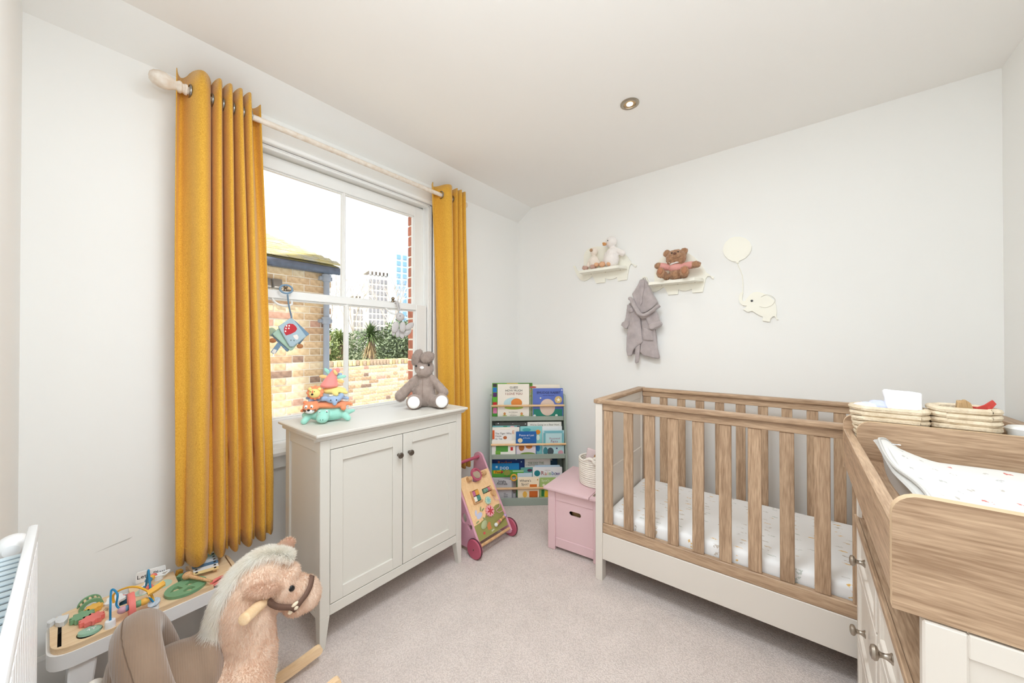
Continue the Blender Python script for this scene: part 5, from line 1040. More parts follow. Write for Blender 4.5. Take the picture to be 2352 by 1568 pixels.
# ---------------------------------------------------------------- rabbit on the cabinet
M_rab = mat('taupe_plush', (172, 156, 147), .95, rgb2=(156, 139, 130), vscale=30, bump=.6, bscale=120, sheen=.4)
RM = frame((-1.68, 1.295, .8855), (.69, .724, 0), (0, 0, 1))            # local X right, Y up, Z toward the room
rab = T('soft_toy', 'sitting taupe plush rabbit with white soles on the grey cabinet', 'soft toy', M=Matrix.Translation((-1.68, 1.295, .8855)))
b = BM()
ell(b, (-.026, .07, .0), (.066, .07, .055)); ell(b, (-.026, .12, -.005), (.05, .06, .045)); ell(b, (-.026, .165, -.005), (.036, .03, .034))
ell(b, (-.024, .225, .0), (.056, .052, .048)); ell(b, (-.024, .205, .02), (.044, .034, .036))
ell_to(b, (-.068, .165, 0), (-.155, .065, .015), .021, .033); ell_to(b, (.020, .165, 0), (.088, .085, .025), .021, .028)
ell_to(b, (-.06, .035, .02), (-.07, .038, .075), .036, .038); ell_to(b, (.03, .035, .02), (.078, .040, .075), .034, .038)
ell(b, (-.07, .042, .085), (.043, .043, .024)); ell(b, (.08, .043, .085), (.041, .042, .024))
b.transform(RM); body = blob(b, .005, 4, .002, 50)
fr = fur(body, 20000, .0048, .0013, comb=.6, seed=8, jitter=.5); o = rab.part('body', body, M_rab, smooth=80); rab.part('fur', fr, M_rab, o, kind='stuff')
for c, r, a in (((-.062, .285, .02), (.030, .052, .018), .35), ((-.002, .288, .042), (.042, .032, .022), -.35)):
    b = BM(); ell(b, c, r, (0, 0, -a)); b.transform(RM); e = blob(b, .005, 3, .002, 60); f2 = fur(e, 4000, .0048, .0013, comb=.5, seed=9, jitter=.6); p = rab.part('ear', e, M_rab, o, smooth=80); rab.part('fur', f2, M_rab, o, kind='stuff')
M_sole = mat('white_velour', (244, 244, 244), .9)
for x, y in ((-.068, .042), (.083, .044)): b = BM(); ell(b, (x, y, .1075), (.033, .034, .010)); b.transform(RM); rab.part('sole', b, M_sole, o, label='white velour sole')
b = BM(); ell(b, (-.031, .229, .054), (.012, .009, .007)); b.transform(RM); rab.part('nose', b, M_sole, o)
for x, y in ((-.065, .238), (.006, .243)): b = BM(); ell(b, (x, y, .041), .006); b.transform(RM); rab.part('eye', b, M_black, o)
b = BM(); tube(b, [(-.028, .165, .034), (-.028, .12, .044), (-.027, .07, .058), (-.027, .02, .045)], .0012, 5); b.transform(RM); rab.part('seam', b, mat('taupe_seam', (140, 122, 112), .9), o)

# ---------------------------------------------------------------- stack of plush animals on the cabinet
def FM(o): return frame(o, (.54, .842, 0), (0, 0, 1))
SM = FM((-1.735, .755, .8855))
def plush(c): return mat('velour_%d_%d_%d' % c, c, .9, var=.06, vscale=25, bump=.25, bscale=120, sheen=.3)
def animal(lab, prims, col, base=0, vox=.004):
    t = T('soft_toy', lab, 'soft toy', M=Matrix.Translation((SM @ Vector((0, base, 0)))), group='stack of plush animals on the cabinet')
    b = BM(); prims(b); b.transform(SM); t.main = t.part('body', blob(b, vox, 3), plush(col), smooth=80); return t
def bit(t, name, fn, m): b = BM(); fn(b); b.transform(SM); return t.part(name, b, m, t.main)
MINT, ORG, BLU, YEL, CORAL = (160, 220, 204), (244, 150, 106), (160, 184, 216), (244, 222, 140), (244, 150, 144)
def cr(b):
    ell(b, (.0, .034, -.005), (.092, .034, .045)); ell(b, (-.014, .036, .04), (.029, .026, .03)); ell(b, (-.014, .024, .062), (.026, .021, .022)); ell(b, (-.026, .052, .045), (.012, .012, .012)); ell(b, (.002, .052, .045), (.012, .012, .012))
    ell_to(b, (-.08, .03, .02), (-.092, .012, .045), .017, .014); ell_to(b, (.07, .03, .02), (.088, .014, .03), .017, .014); ell_to(b, (.08, .035, -.01), (.108, .04, -.015), .014, .008); ell_to(b, (-.08, .045, 0), (-.095, .035, .01), .014, .014)
cro = animal('mint green plush crocodile at the bottom of the animal stack', cr, MINT)
for x in (-.026, .002): bit(cro, 'eye_white', lambda b: ell(b, (x, .053, .054), (.006, .006, .0035)), M_trim); bit(cro, 'eye', lambda b: ell(b, (x+.001, .052, .0575), .0026), M_black)
for x in (-.019, -.009): bit(cro, 'nostril', lambda b: ell(b, (x, .022, .0835), .0017), M_black)
def fx(b):
    ell(b, (.01, .076, -.005), (.078, .020, .042)); ell(b, (-.068, .072, .030), (.034, .029, .026)); ell(b, (-.092, .095, .025), .0095); ell(b, (-.048, .093, .026), .0095); ell_to(b, (.065, .07, .02), (.07, .062, .035), .014, .012); ell_to(b, (.08, .08, -.005), (.10, .075, 0), .009, .007); ell_to(b, (-.09, .066, .01), (-.106, .056, .015), .010, .008)
fox = animal('orange plush tiger with black whiskers, second from the bottom of the stack', fx, ORG, .058)
bit(fox, 'muzzle', lambda b: ell(b, (-.068, .058, .045), (.020, .012, .012)), M_trim)
for x in (-.082, -.060): bit(fox, 'eye_white', lambda b: ell(b, (x, .078, .0515), (.007, .009, .004)), M_trim); bit(fox, 'eye', lambda b: ell(b, (x, .076, .0555), .0025), M_black)
bit(fox, 'nose', lambda b: ell(b, (-.071, .064, .057), (.006, .005, .004)), M_black)
for s in (-1, 1):
    for dz in (0, -.006): bit(fox, 'whisker', lambda b: tube(b, [(-.070+s*.012, .062+dz*.6, .0545), (-.070+s*.026, .066+dz, .0465)], .0013, 5), M_black)
def el(b):
    ell(b, (.0, .103, -.012), (.075, .012, .036)); ell(b, (.026, .104, .024), (.034, .018, .026)); ell(b, (.034, .092, .045), (.011, .015, .010)); ell(b, (-.012, .110, .026), (.016, .012, .008), (0, 0, .5)); ell(b, (.058, .119, .022), (.014, .015, .007), (0, 0, -.6)); ell_to(b, (-.06, .104, .01), (-.072, .104, .025), .010, .009); ell_to(b, (-.08, .110, 0), (-.088, .113, .008), .008, .007); ell_to(b, (.06, .108, 0), (.084, .104, .006), .009, .008)
ele_ = animal('blue plush elephant in the middle of the animal stack', el, BLU, .098)
for x in (.018, .042): bit(ele_, 'eye', lambda b: ell(b, (x, .103+.001, .0492), .0028), M_black)
def li(b): ell(b, (.022, .142, -.008), (.056, .018, .036)); ell_to(b, (.06, .138, .01), (.08, .132, .015), .012, .008); ell_to(b, (.03, .13, .024), (.04, .127, .03), .010, .009)
lion = animal('yellow plush lion with orange mane near the top of the animal stack', li, YEL, .126)
bit(lion, 'mane', lambda b: (ell(b, (-.050, .139, .026), (.034, .030, .016)), [ell(b, (-.050+.029*math.cos(a), .139+.026*math.sin(a), .028), .008, seg=8, rings=6) for a in [2*PI*k/12 for k in range(12)]]), plush(ORG))
bit(lion, 'face', lambda b: (ell(b, (-.051, .137, .038), (.024, .021, .012)), ell(b, (-.070, .157, .036), .008), ell(b, (-.031, .155, .036), .008)), plush(YEL))
bit(lion, 'nose_bridge', lambda b: ell(b, (-.057, .145, .0485), (.004, .008, .003)), plush(ORG)); bit(lion, 'nose', lambda b: ell(b, (-.058, .134, .0505), (.005, .0045, .003)), M_black)
for x in (-.066, -.049): bit(lion, 'eye', lambda b: ell(b, (x, .146, .0485), .002), M_black)
def bd_(b):
    for k in range(10): t = k/9; ell(b, (.004+.020*t**1.3, .168+.062*t, .0), (.040-.027*t, .014, .036-.024*t), seg=16, rings=8)
    ell(b, (.040, .238, .006), (.011, .014, .011))
bird = animal('coral plush parrot with pastel feathers on top of the animal stack', bd_, CORAL, .158)
for (x0, y0_, x1, y1_, c) in ((.008, .215, -.016, .245, MINT), (.012, .215, .007, .243, BLU), (-.004, .205, -.036, .212, (244, 206, 140)), (.032, .208, .055, .220, BLU), (.034, .203, .072, .208, MINT), (.035, .190, .064, .182, (244, 206, 140))):
    a = math.atan2(y1_-y0_, x1-x0); ln = math.hypot(x1-x0, y1_-y0_); bit(bird, 'feather', lambda b: ell(b, ((x0+x1)/2, (y0_+y1_)/2, -.012 if y1_ > .215 else -.004), (ln*.62, .009, .004), (0, 0, a)), plush(c))
bit(bird, 'beak', lambda b: ell(b, (.032, .228, .012), (.008, .014, .007), (0, 0, .5)), plush((244, 206, 140)))

# ---------------------------------------------------------------- toys hanging on the sash fasteners
def XM(y, z, x=-2.04): return frame((x, y, z), (0, 1, 0), (0, 0, 1))      # local X along +y, Y up, Z into the room
M_cl1 = mat('pale_blue_cloth', (176, 200, 212), .9, bump=.3, bscale=180); M_cl2 = mat('mid_blue_cloth', (126, 156, 182), .9, bump=.3, bscale=180); M_cl3 = mat('mint_cloth', (176, 208, 192), .9, bump=.3, bscale=180)
hb = T('hanging_book', 'pale blue cloth book with a red mushroom hanging from the window catch', 'cloth book', (-2.045, .70, 1.21))
ring = [(0.6772,1.529)]
((ry, rz),) = ring
b = BM(); tube(b, [(-2.040+.004*math.cos(a), ry+.027*math.cos(a), rz+.021*math.sin(a)) for a in [2*PI*k/30 for k in range(30)]], .0048, 8, closed=True); hb.part('ring', b, M_cl2)
strap = [(0.6812,1.501),(0.6825,1.47),(0.6849,1.438),(0.6896,1.405),(0.692,1.382)]
b = BM(); tube(b, smooth_path([(-2.034+.006*i, y, z) for i, (y, z) in enumerate(strap)], 4), .0075, 8, flat=(.4, 1) ); hb.part('strap', b, M_cl2)
def page(pts, x, th, m, name='page', sm=2): 
    b = prism(BM(), pts, th, Matrix(((0, 0, 1, x), (1, 0, 0, 0), (0, 1, 0, 0), (0, 0, 0, 1)))); return hb.part(name, blob(b, .004, sm) if sm else b, m, smooth=60)
page([(0.7052,1.386),(0.7936,1.302),(0.7726,1.286),(0.7436,1.244),(0.7293,1.252),(0.7008,1.326)], -2.052, .008, M_cl2)
page([(0.6088,1.294),(0.6368,1.321),(0.6567,1.322),(0.6933,1.218),(0.6819,1.206)], -2.042, .008, M_cl2)
page([(0.6122,1.296),(0.6358,1.324),(0.6847,1.356),(0.7315,1.254),(0.7036,1.216),(0.6922,1.213)], -2.033, .008, M_cl3)
fc = page([(0.6331,1.335),(0.692,1.384),(0.7012,1.379),(0.7655,1.288),(0.7018,1.232),(0.6858,1.234)], -2.022, .009, M_cl1, 'front_cover')
def deco(pts, x, th, m, name): b = prism(BM(), pts, th, Matrix(((0, 0, 1, x), (1, 0, 0, 0), (0, 1, 0, 0), (0, 0, 0, 1)))); return hb.part(name, b, m, fc)
deco([(0.6998,1.292),(0.7183,1.298),(0.7266,1.285),(0.7231,1.272),(0.7138,1.271),(0.7045,1.28)], -2.0132, .0008, M_duck, 'stalk_patch')
deco([(0.6681,1.292),(0.6602,1.306),(0.6586,1.327),(0.6656,1.342),(0.6813,1.352),(0.6996,1.351),(0.7135,1.339),(0.7187,1.326),(0.7113,1.313),(0.6906,1.3)], -2.0130, .0012, mat('red_satin', (196, 44, 56), .5), 'cap_patch')
for (cy, cz) in [(0.6701,1.34),(0.6818,1.341),(0.6675,1.327),(0.6803,1.328),(0.6653,1.313)]: deco(circle(cy, cz, .0035, 12, .0045), -2.0118, .0008, M_trim, 'cap_spot')
for (cy, cz) in [(0.6908,1.267),(0.705,1.266)]: deco([(cy-.004, cz+.005), (cy, cz-.004), (cy+.004, cz+.005), (cy+.0005, cz+.001)], -2.0130, .0006, mat('grass_print', (80, 90, 80), .8), 'grass_patch')
page([(0.6371,1.256),(0.6526,1.241),(0.6286,1.202),(0.62,1.199),(0.6071,1.208)], -2.034, .004, M_cl2, 'tag_tail', 0); page([(0.6199,1.224),(0.6329,1.219),(0.6243,1.199),(0.6103,1.208)], -2.0335, .005, M_trim, 'tag_label', 0)
M_rust = mat('rust_plush', (190, 128, 84), .95, bump=.4, bscale=120)
for pts in ([(0.6186,1.266)], [(0.7424,1.237)]): 
    (cy, cz), = pts; b = BM(); ell(b, (-2.040, cy, cz), (.008, .016, .012)); hb.part('plush_edge', b, M_rust)
(cy, cz), = [(0.6152,1.308)]; b = BM(); ell(b, (-2.044, cy, cz), (.004, .020, .022)); hb.part('leaf_tab', b, mat('sage_cloth', (172, 188, 160), .9))

hbn = T('hanging_toy', 'pale grey plush bunny with petal skirt hanging from the right window catch', 'soft toy', (-2.045, 1.36, 1.29))
M_pg = mat('pale_grey_plush', (206, 202, 202), .95, bump=.4, bscale=150, sheen=.3)
(e0, hc, n1, p1, p2, p3, p4, p5, f1, f2, mo, er) = [(1.322,1.529),(1.336,1.425),(1.348,1.391),(1.301,1.357),(1.348,1.359),(1.408,1.367),(1.359,1.315),(1.402,1.326),(1.321,1.43),(1.376,1.432),(1.353,1.408),(1.331,1.468)]
b = BM(); ell(b, (-2.03, hc[0], hc[1]), (.024, .031, .028)); o = hbn.part('head', blob(b, .004, 3), M_pg, smooth=80)
for dy in (-.006, .008): b = BM(); tube(b, smooth_path([(-2.03, er[0]+dy*.6, er[1]-.004), (-2.032, e0[0]+dy, (e0[1]+er[1])/2), (-2.045, e0[0]+dy*.4, e0[1]-.004), (-2.07, e0[0]+dy*.2, e0[1]-.012)], 5), [.008]*6+[.0085]*5+[.007]*5, 8, flat=(.6, 1)); hbn.part('ear', b, M_pg, o)
for (p, r, a, dx) in ((p1, (.010, .024, .038), -.35, 0), (p3, (.010, .040, .020), .55, .0), (p4, (.009, .020, .032), .1, -.012), (p5, (.009, .034, .018), .7, -.01), ((p1[0]-.004, p1[1]-.022), (.009, .014, .034), -.1, -.012), ((p4[0]-.03, p4[1]+.004), (.009, .016, .03), -.1, -.014), (p2, (.012, .023, .035), 0, .012)):
    b = BM(); ell(b, (-2.03+dx, p[0], p[1]), r, (a, 0, 0)); hbn.part('petal', b, M_pg, o)
for e in (f1, f2): b = BM(); ell(b, (-2.008 if e == f1 else -2.014, e[0], e[1]), .003); hbn.part('eye', b, M_black, o)
b = BM(); tube(b, [(-2.007, mo[0]-.008, mo[1]-.001), (-2.006, mo[0], mo[1]), (-2.008, mo[0]+.008, mo[1]+.002)], .001, 4); hbn.part('mouth_stitch', b, mat('grey_thread', (130, 126, 126), .9), o)

# ---------------------------------------------------------------- activity table
M_ply = wood('pale_ply', (240, 214, 178), (226, 194, 152), 1, rough=.5); M_white = mat('white_lacquer', (240, 241, 242), .4)
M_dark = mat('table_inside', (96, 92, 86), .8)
C3 = lambda n, c: mat(n, c, .5)
TG, TC, TY, TB, TM = C3('toy_green', (122, 168, 128)), C3('toy_coral', (240, 128, 120)), C3('toy_yellow', (240, 186, 84)), C3('toy_blue', (96, 146, 176)), C3('toy_mauve', (206, 160, 176))
tb = T('activity_table', 'low wooden activity table with white frame under the left mustard curtain', 'activity table', (-1.88, .19, 0))
(FL_, BL_, BR_, FR_) = ((-1.738, -.052), (-1.985, -.06), (-2.005, .432), (-1.766, .442))
def quad_round(q, r, inset=0):
    out = []; n = len(q); c = sum((Vector(p) for p in q), Vector((0, 0)))/n
    Q = [Vector(p)+(c-Vector(p)).normalized()*inset*1.4 for p in q]
    for i in range(n):
        p = Q[i]; a = (Q[i-1]-p).normalized(); b = (Q[(i+1) % n]-p).normalized()
        for k in range(7): t = k/6; e = p+a*r*(1-t)**2+b*r*t**2; out.append((e.x, e.y))
    return out
QT = [FL_, FR_, BR_, BL_]
TZ = .32
slotL = [(-1.993,-0.0341),(-1.989,-0.0264),(-1.767,-0.0236),(-1.77,-0.032)]
bin1 = [(-2.008,0.0914),(-2.005,0.131),(-1.926,0.131),(-1.875,0.1257),(-1.878,0.1027),(-1.912,0.0949)]
drumh = [(-2.011,0.0096),(-2.032,0.0282),(-2.013,0.063),(-1.951,0.0631),(-1.934,0.0378),(-1.958,0.0104)]
myh = circle(*[(-1.787,0.0325)][0], .031, 20, .028)
bin2 = [(-2.006,0.2557),(-2.01,0.2744),(-1.992,0.2985),(-1.933,0.3011),(-1.889,0.2893),(-1.889,0.2562)]
slotR = [(-1.971,0.4145),(-1.977,0.4193),(-1.842,0.4174),(-1.844,0.4133)]
redh = circle(*[(-1.783,0.3556)][0], .024, 20)
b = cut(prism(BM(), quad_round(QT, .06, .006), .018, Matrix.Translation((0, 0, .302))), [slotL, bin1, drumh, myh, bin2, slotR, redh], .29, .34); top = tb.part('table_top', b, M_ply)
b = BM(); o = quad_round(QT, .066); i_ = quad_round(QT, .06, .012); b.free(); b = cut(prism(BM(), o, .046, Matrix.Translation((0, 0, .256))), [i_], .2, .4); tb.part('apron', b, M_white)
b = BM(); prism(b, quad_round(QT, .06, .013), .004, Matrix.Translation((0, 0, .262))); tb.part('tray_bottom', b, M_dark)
for (x, y, dx, dy) in ((-1.775, .02, .012, -.02), (-1.785, .37, .012, .02), (-1.965, .02, -.01, -.02), (-1.975, .37, -.01, .02)):
    b = BM(); hexa(b, [(x-.018+dx, y-.022+dy, 0), (x+.018+dx, y-.022+dy, 0), (x+.018+dx, y+.022+dy, 0), (x-.018+dx, y+.022+dy, 0)], [(x-.022, y-.03, .262), (x+.022, y-.03, .262), (x+.022, y+.03, .262), (x-.022, y+.03, .262)], .004); tb.part('leg', b, M_white)
def flat(name, pts, h, m, z=TZ+.0005, par=None, label=None): return tb.part(name, prism(BM(), pts, h, Matrix.Translation((0, 0, z))), m, par or top, label=label)
fishp = [(-1.931,-0.0557),(-1.941,-0.043),(-1.932,-0.0387),(-1.939,-0.0315),(-1.933,-0.023),(-1.928,-0.0104),(-1.9,-0.014),(-1.886,-0.0204),(-1.888,-0.0292),(-1.902,-0.0381),(-1.919,-0.0393),(-1.91,-0.0495),(-1.918,-0.0556)]
flat('slider', fishp, .014, mat('whitewashed_wood', (226, 228, 230), .6, var=.08, vscale=60))
def cog(c, r, n, m, z0, h):
    (cx, cy) = c; flat('gear', [(cx+(r if k % 4 < 2 else r*.8)*math.cos(2*PI*k/(4*n)), cy+(r if k % 4 < 2 else r*.8)*math.sin(2*PI*k/(4*n))) for k in range(4*n)], h, m, z0)
for c, r, n, m in zip([(-1.915,0.0437),(-1.883,0.0178),(-1.842,0.0383)], (.021, .028, .029), (8, 10, 10), (TY, TG, TC)): cog(c, r, n, m, TZ+.002, .014)
(cx, cy), = [(-1.965,0.0365)]
for k, dx in ((0, -.016), (1, .016)):
    b = BM(); ax = Vector((1, .1, 0)).normalized(); fr_ = frame((cx+ax.x*dx, cy+ax.y*dx, TZ+.000), (-.1, 1, 0), (0, 0, 1)); poly_hole(b, circle(0, 0, .029, 32), [circle(0, 0, .018, 24)], .007, fr_); tb.part('drum_disc', b, TG, top)
for k in range(12):
    a = 2*PI*k/12; p = Vector((cx-.1*.023*math.cos(a), cy+.023*math.cos(a), TZ+.000+.023*math.sin(a))); b = BM(); cyl(b, p-Vector((.016, .0016, 0)), p+Vector((.018, .0018, 0)), .0035, seg=8); tb.part('drum_bar', b, M_ply, top)
(cx, cy), = [(-1.789,0.0325)]
b = BM(); cyl(b, (cx, cy, TZ-.004), (cx-.001, cy+.001, TZ+.004), .026, seg=28); d = tb.part('spin_disc', b, C3('toy_mint', (158, 204, 182)), top)
b = text_bm('MY', .022, ext=.0002); b.transform(frame((cx, cy, TZ+.0046), (.0, 1, 0), (-1, 0, 0))); tb.part('lettering', b, C3('toy_white', (240, 244, 242)), d, smooth=0)
def post(c, h=.022, r=.0125): b = BM(); lathe(b, [(r*1.05, 0), (r, .003), (r, h-.002), (r*.9, h), (0, h)], (c[0], c[1], TZ), (0, 0, 1), 20); tb.part('maze_post', b, M_white, top)
posts = [(-1.764,0.0756),(-1.872,0.0883),(-1.762,0.1777),(-1.908,0.1645),(-1.971,0.2105)]
for p in posts: post(p)
def wirep(pts, m, r=.0028): b = BM(); tube(b, smooth_path(pts, 7), r, 8); tb.part('maze_wire', b, m, top)
TBW, TYW = C3('wire_blue', (40, 140, 190)), C3('wire_yellow', (236, 180, 50))
p0, p1, p2, p3, p4 = [Vector((p[0], p[1], TZ+.022)) for p in posts]
def up(p, h): return p+Vector((0, 0, h))
wirep([p0, up(p0, .045), up(p0.lerp(p1, .3), .083), up(p0.lerp(p2, .06), .07)+Vector((-.012, .01, 0)), up(p0.lerp(p2, .14), .035)+Vector((-.01, .0, 0)), up(p0.lerp(p2, .3), .018), up(p0.lerp(p2, .6), .012), up(p0.lerp(p2, .85), .024), p2], TBW)
wirep([p1, up(p1, .03), up(p1.lerp(p2, .3), .052), up(p1.lerp(p2, .6), .054), up(p1.lerp(p2, .88), .035), p2], TYW, .0032)
wirep([p2, up(p2.lerp(p3, .3), .02), up(p2.lerp(p3, .5), .07), up(p2.lerp(p3, .55), .085), up(p2.lerp(p3, .62), .07), up(p2.lerp(p3, .8), .012), p3], TBW, .0032)
wirep([p3, up(p3.lerp(p4, .3), .014), up(p3.lerp(p4, .75)+Vector((.02, .02, 0)), .006), up(p4+Vector((.03, .015, 0)), .002), up(p4+Vector((.01, .03, 0)), .004), p4], M_white, .003)
for t_, m, r in ((.27, TM, .0115), (.34, TB, .010), (.62, TG, .011), (.76, TY, .0115)):
    p = p0.lerp(p2, t_); b = BM(); ell(b, (p.x, p.y, TZ+.022+.018), (r*.9, r*1.15, r)); tb.part('bead', b, m, top)
for t_, m in ((.30, TB), (.48, TY), (.62, TC)):
    p = p3.lerp(p4, t_); b = BM(); ell(b, (p.x+.006, p.y, TZ+.034), (.0095, .011, .010)); tb.part('bead', b, m, top)
for t_, m, dz in ((.45, TC, .028), (.30, TG, .022)): p = p2.lerp(p3, t_); b = BM(); ell(b, (p.x, p.y, TZ+.022+dz), .0105); tb.part('bead', b, m, top)
b = BM(); p = up(p2.lerp(p1, .02), .042)
prism(b, [(-.016, -.010), (.010, -.012), (.016, -.011), (.030, -.011), (.030, -.006), (.018, -.005), (.032, -.004), (.032, .001), (.018, .002), (.031, .003), (.031, .008), (.010, .010), (-.014, .009)], .009, frame(p, (-.2, .9, .25), (-1, -.2, .35))); tb.part('hand_slider', b, TY, top)
b = BM(); lathe(b, [(.017, 0), (.017, .004), (0, .005)], (p2.x, p2.y, TZ+.0225), (.45, -.3, 1), 8); tb.part('snowflake_disc', b, mat('pale_print', (214, 226, 236), .6, rgb2=(160, 180, 200), vscale=70), top)
(cx, cy), = [(-1.784,0.125)]
b = BM(); lathe(b, [(0, -.008), (.044, -.008), (.045, -.006), (.045, .006), (.044, .008), (0, .008)], (cx-.005, cy, TZ+.026), (0, 1, .02), 36)
b2 = BM(); box(b2, cx-.1, cx+.1, cy-.1, cy+.1, -1, TZ-.012, 0); b2.free(); tb.part('coral_wheel', b, TC, top)
(sA, sB) = [(-2.003,0.1513),(-1.984,0.2335)]
b = BM(); d_ = (Vector(sB)-Vector(sA)); prism(b, rrect(0, d_.length, 0, .042, .006), .006, frame((sA[0], sA[1], TZ), (d_.x, d_.y, 0), (.0, 0, 1))); sg = tb.part('sign_board', b, M_white, top)
b = text_bm("Let's Play", .021, ext=.0002); nrm = Vector((d_.y, -d_.x, 0)).normalized(); mid = (Vector(sA)+Vector(sB))/2
nx_ = nrm if nrm.x > 0 else -nrm
b.transform(frame((mid.x+nx_.x*.0066, mid.y+nx_.y*.0066, TZ+.023), (d_.x, d_.y, 0), (0, 0, 1))); tb.part('lettering', b, C3('sign_ink', (60, 62, 66)), sg, smooth=0)
(cx, cy), = [(-1.924,0.0935)]
flat('cloud_plate', [(cx+.030*(1+.14*math.cos(5*t))*math.cos(t), cy+.024*(1+.14*math.cos(5*t))*math.sin(t)) for t in [2*PI*k/40 for k in range(40)]], .008, M_white)
for c, r in zip([(-1.916,0.161),(-1.917,0.217)], (.026, .032)): flat('mint_print', circle(c[0], c[1], r, 24, r*.8), .0004, C3('mint_ink', (186, 216, 194)))
for k, pts in enumerate(([(-1.89,0.064),(-1.903,0.0718),(-1.901,0.0723),(-1.888,0.0645)], [(-1.885,0.0675),(-1.898,0.0745),(-1.896,0.0749),(-1.883,0.068)], [(-1.881,0.0711),(-1.893,0.077),(-1.891,0.0775),(-1.879,0.0715)])): flat('dash_print', pts, .0003, C3('sign_ink', (60, 62, 66)), TZ+.0003)
# green animal puzzle disc
(cx, cy), = [(-1.813,0.2679)]
gx, gy = 1, .04
hs_ = [[(-1.81,0.2231),(-1.837,0.2381),(-1.837,0.2474),(-1.809,0.2602),(-1.807,0.2488),(-1.809,0.2328)], [(-1.787,0.2554),(-1.801,0.2722),(-1.794,0.2825),(-1.779,0.2905),(-1.778,0.2818),(-1.769,0.2749),(-1.776,0.2667),(-1.776,0.2575)], [(-1.826,0.2673),(-1.841,0.2821),(-1.824,0.2977),(-1.812,0.3026),(-1.812,0.2872),(-1.813,0.2721)]]
b = cut(prism(BM(), circle(cx, cy, .056, 40, .060), .010, Matrix.Translation((0, 0, TZ+.001))), hs_, TZ-.02, TZ+.05); tb.part('puzzle_disc', b, TG, top)
# xylophone
xb = T('xylophone', 'toy xylophone of blue, white and cream bars half under the mustard curtain', 'xylophone', (-1.88, .33, TZ))
bars = (([(-1.875,0.2979),(-1.856,0.3721),(-1.837,0.3708),(-1.857,0.297)], (242, 216, 158)), ([(-1.903,0.3014),(-1.882,0.3761),(-1.86,0.3746),(-1.878,0.2994)], (236, 238, 240)), ([(-1.926,0.3019),(-1.91,0.3816),(-1.887,0.3795),(-1.906,0.3018)], (90, 130, 164)), ([(-1.952,0.3037),(-1.935,0.3854),(-1.911,0.3834),(-1.929,0.3023)], (214, 222, 230)), ([(-1.978,0.3056),(-1.96,0.3882),(-1.935,0.386),(-1.955,0.3042)], (180, 204, 214)), ([(-2.001,0.3071),(-1.986,0.3909),(-1.962,0.389),(-1.979,0.3059)], (150, 190, 176)))
for k, (pts, c) in enumerate(bars):
    b = BM(); prism(b, pts, .003, Matrix.Translation((0, 0, TZ+.0175))); br_ = xb.part('bar', b, mat('bar_%d' % k, c, .35))
    P_ = [Vector(p) for p in pts]
    for t in (.12, .86):
        q = (P_[0]*(1-t)+P_[1]*t+P_[3]*(1-t)+P_[2]*t)/2; b = BM(); ell(b, (q.x, q.y, TZ+.0215), (.0045, .0045, .0025), seg=10, rings=6); xb.part('bar_screw', b, mat('screw_dark', (90, 90, 92), .3, metal=1), br_)
for t in (.12, .86):
    a = Vector(bars[0][0][0]).lerp(Vector(bars[0][0][1]), t); c = Vector(bars[-1][0][3]).lerp(Vector(bars[-1][0][2]), t); b = BM(); tube(b, [(a.x, a.y, TZ+.0095), (c.x, c.y, TZ+.0095)], .008, 6); xb.part('runner', b, M_ply)
# loose pieces
def block(lab, c, r, h, n, m, z, tilt=(0, 0)): 
    b = BM(); lathe(b, [(r, 0), (r, h), (0, h)], (c[0], c[1], z), (tilt[0], tilt[1], 1), n); solo('shape_block', b, m, lab, 'block', 'shape blocks in the activity table')
c1, c2, c3, c4, c5, c6, c7 = [(-1.962,0.1061),(-1.941,0.1149),(-1.887,0.1147),(-1.896,0.1094),(-1.968,0.1144),(-1.922,0.1089),(-1.961,0.1201)]
block('coral wooden shape block in the left bin of the activity table', c1, .016, .03, 4, TC, .285, (.3, .1)); block('blue wooden cube in the left bin of the activity table', c2, .017, .028, 4, TB, .288, (.2, -.2)); block('green wooden shape block in the left bin by the mauve bead', c3, .014, .02, 6, TG, .285, (.2, .4))
c1, c2, c3 = [(-1.988,0.2684),(-1.941,0.274),(-1.888,0.2676)]
block('yellow wooden block in the right bin of the activity table', c1, .012, .03, 4, TY, .29, (.1, .2)); block('green wooden block in the right bin, beside the mallet', c2, .013, .03, 4, TG, .29, (.0, -.2)); block('blue wooden hexagon block at the front of the right bin', c3, .018, .02, 6, TB, .292, (.3, .1))
(a, c) = [(-1.858,0.2786),(-1.759,0.3337)]
b = BM(); ell(b, (a[0], a[1], .347), (.013, .016, .014)); tube(b, [(a[0], a[1], .346), (c[0]*.5+a[0]*.5, c[1]*.5+a[1]*.5, .342), (c[0], c[1], .338)], [.0075, .0055, .005], 10); solo('mallet', b, M_woodk, 'small wooden mallet lying across the activity table', 'mallet')
(cx, cy), = [(-1.783,0.3556)]
b = BM(); tube(b, [(cx-.002+.021*math.cos(t), cy+.021*math.sin(t), TZ-.004+.007*math.sin(t+.6)) for t in [2*PI*k/28 for k in range(28)]], .006, 8, closed=True); tb.part('coral_ring', b, TC, top)

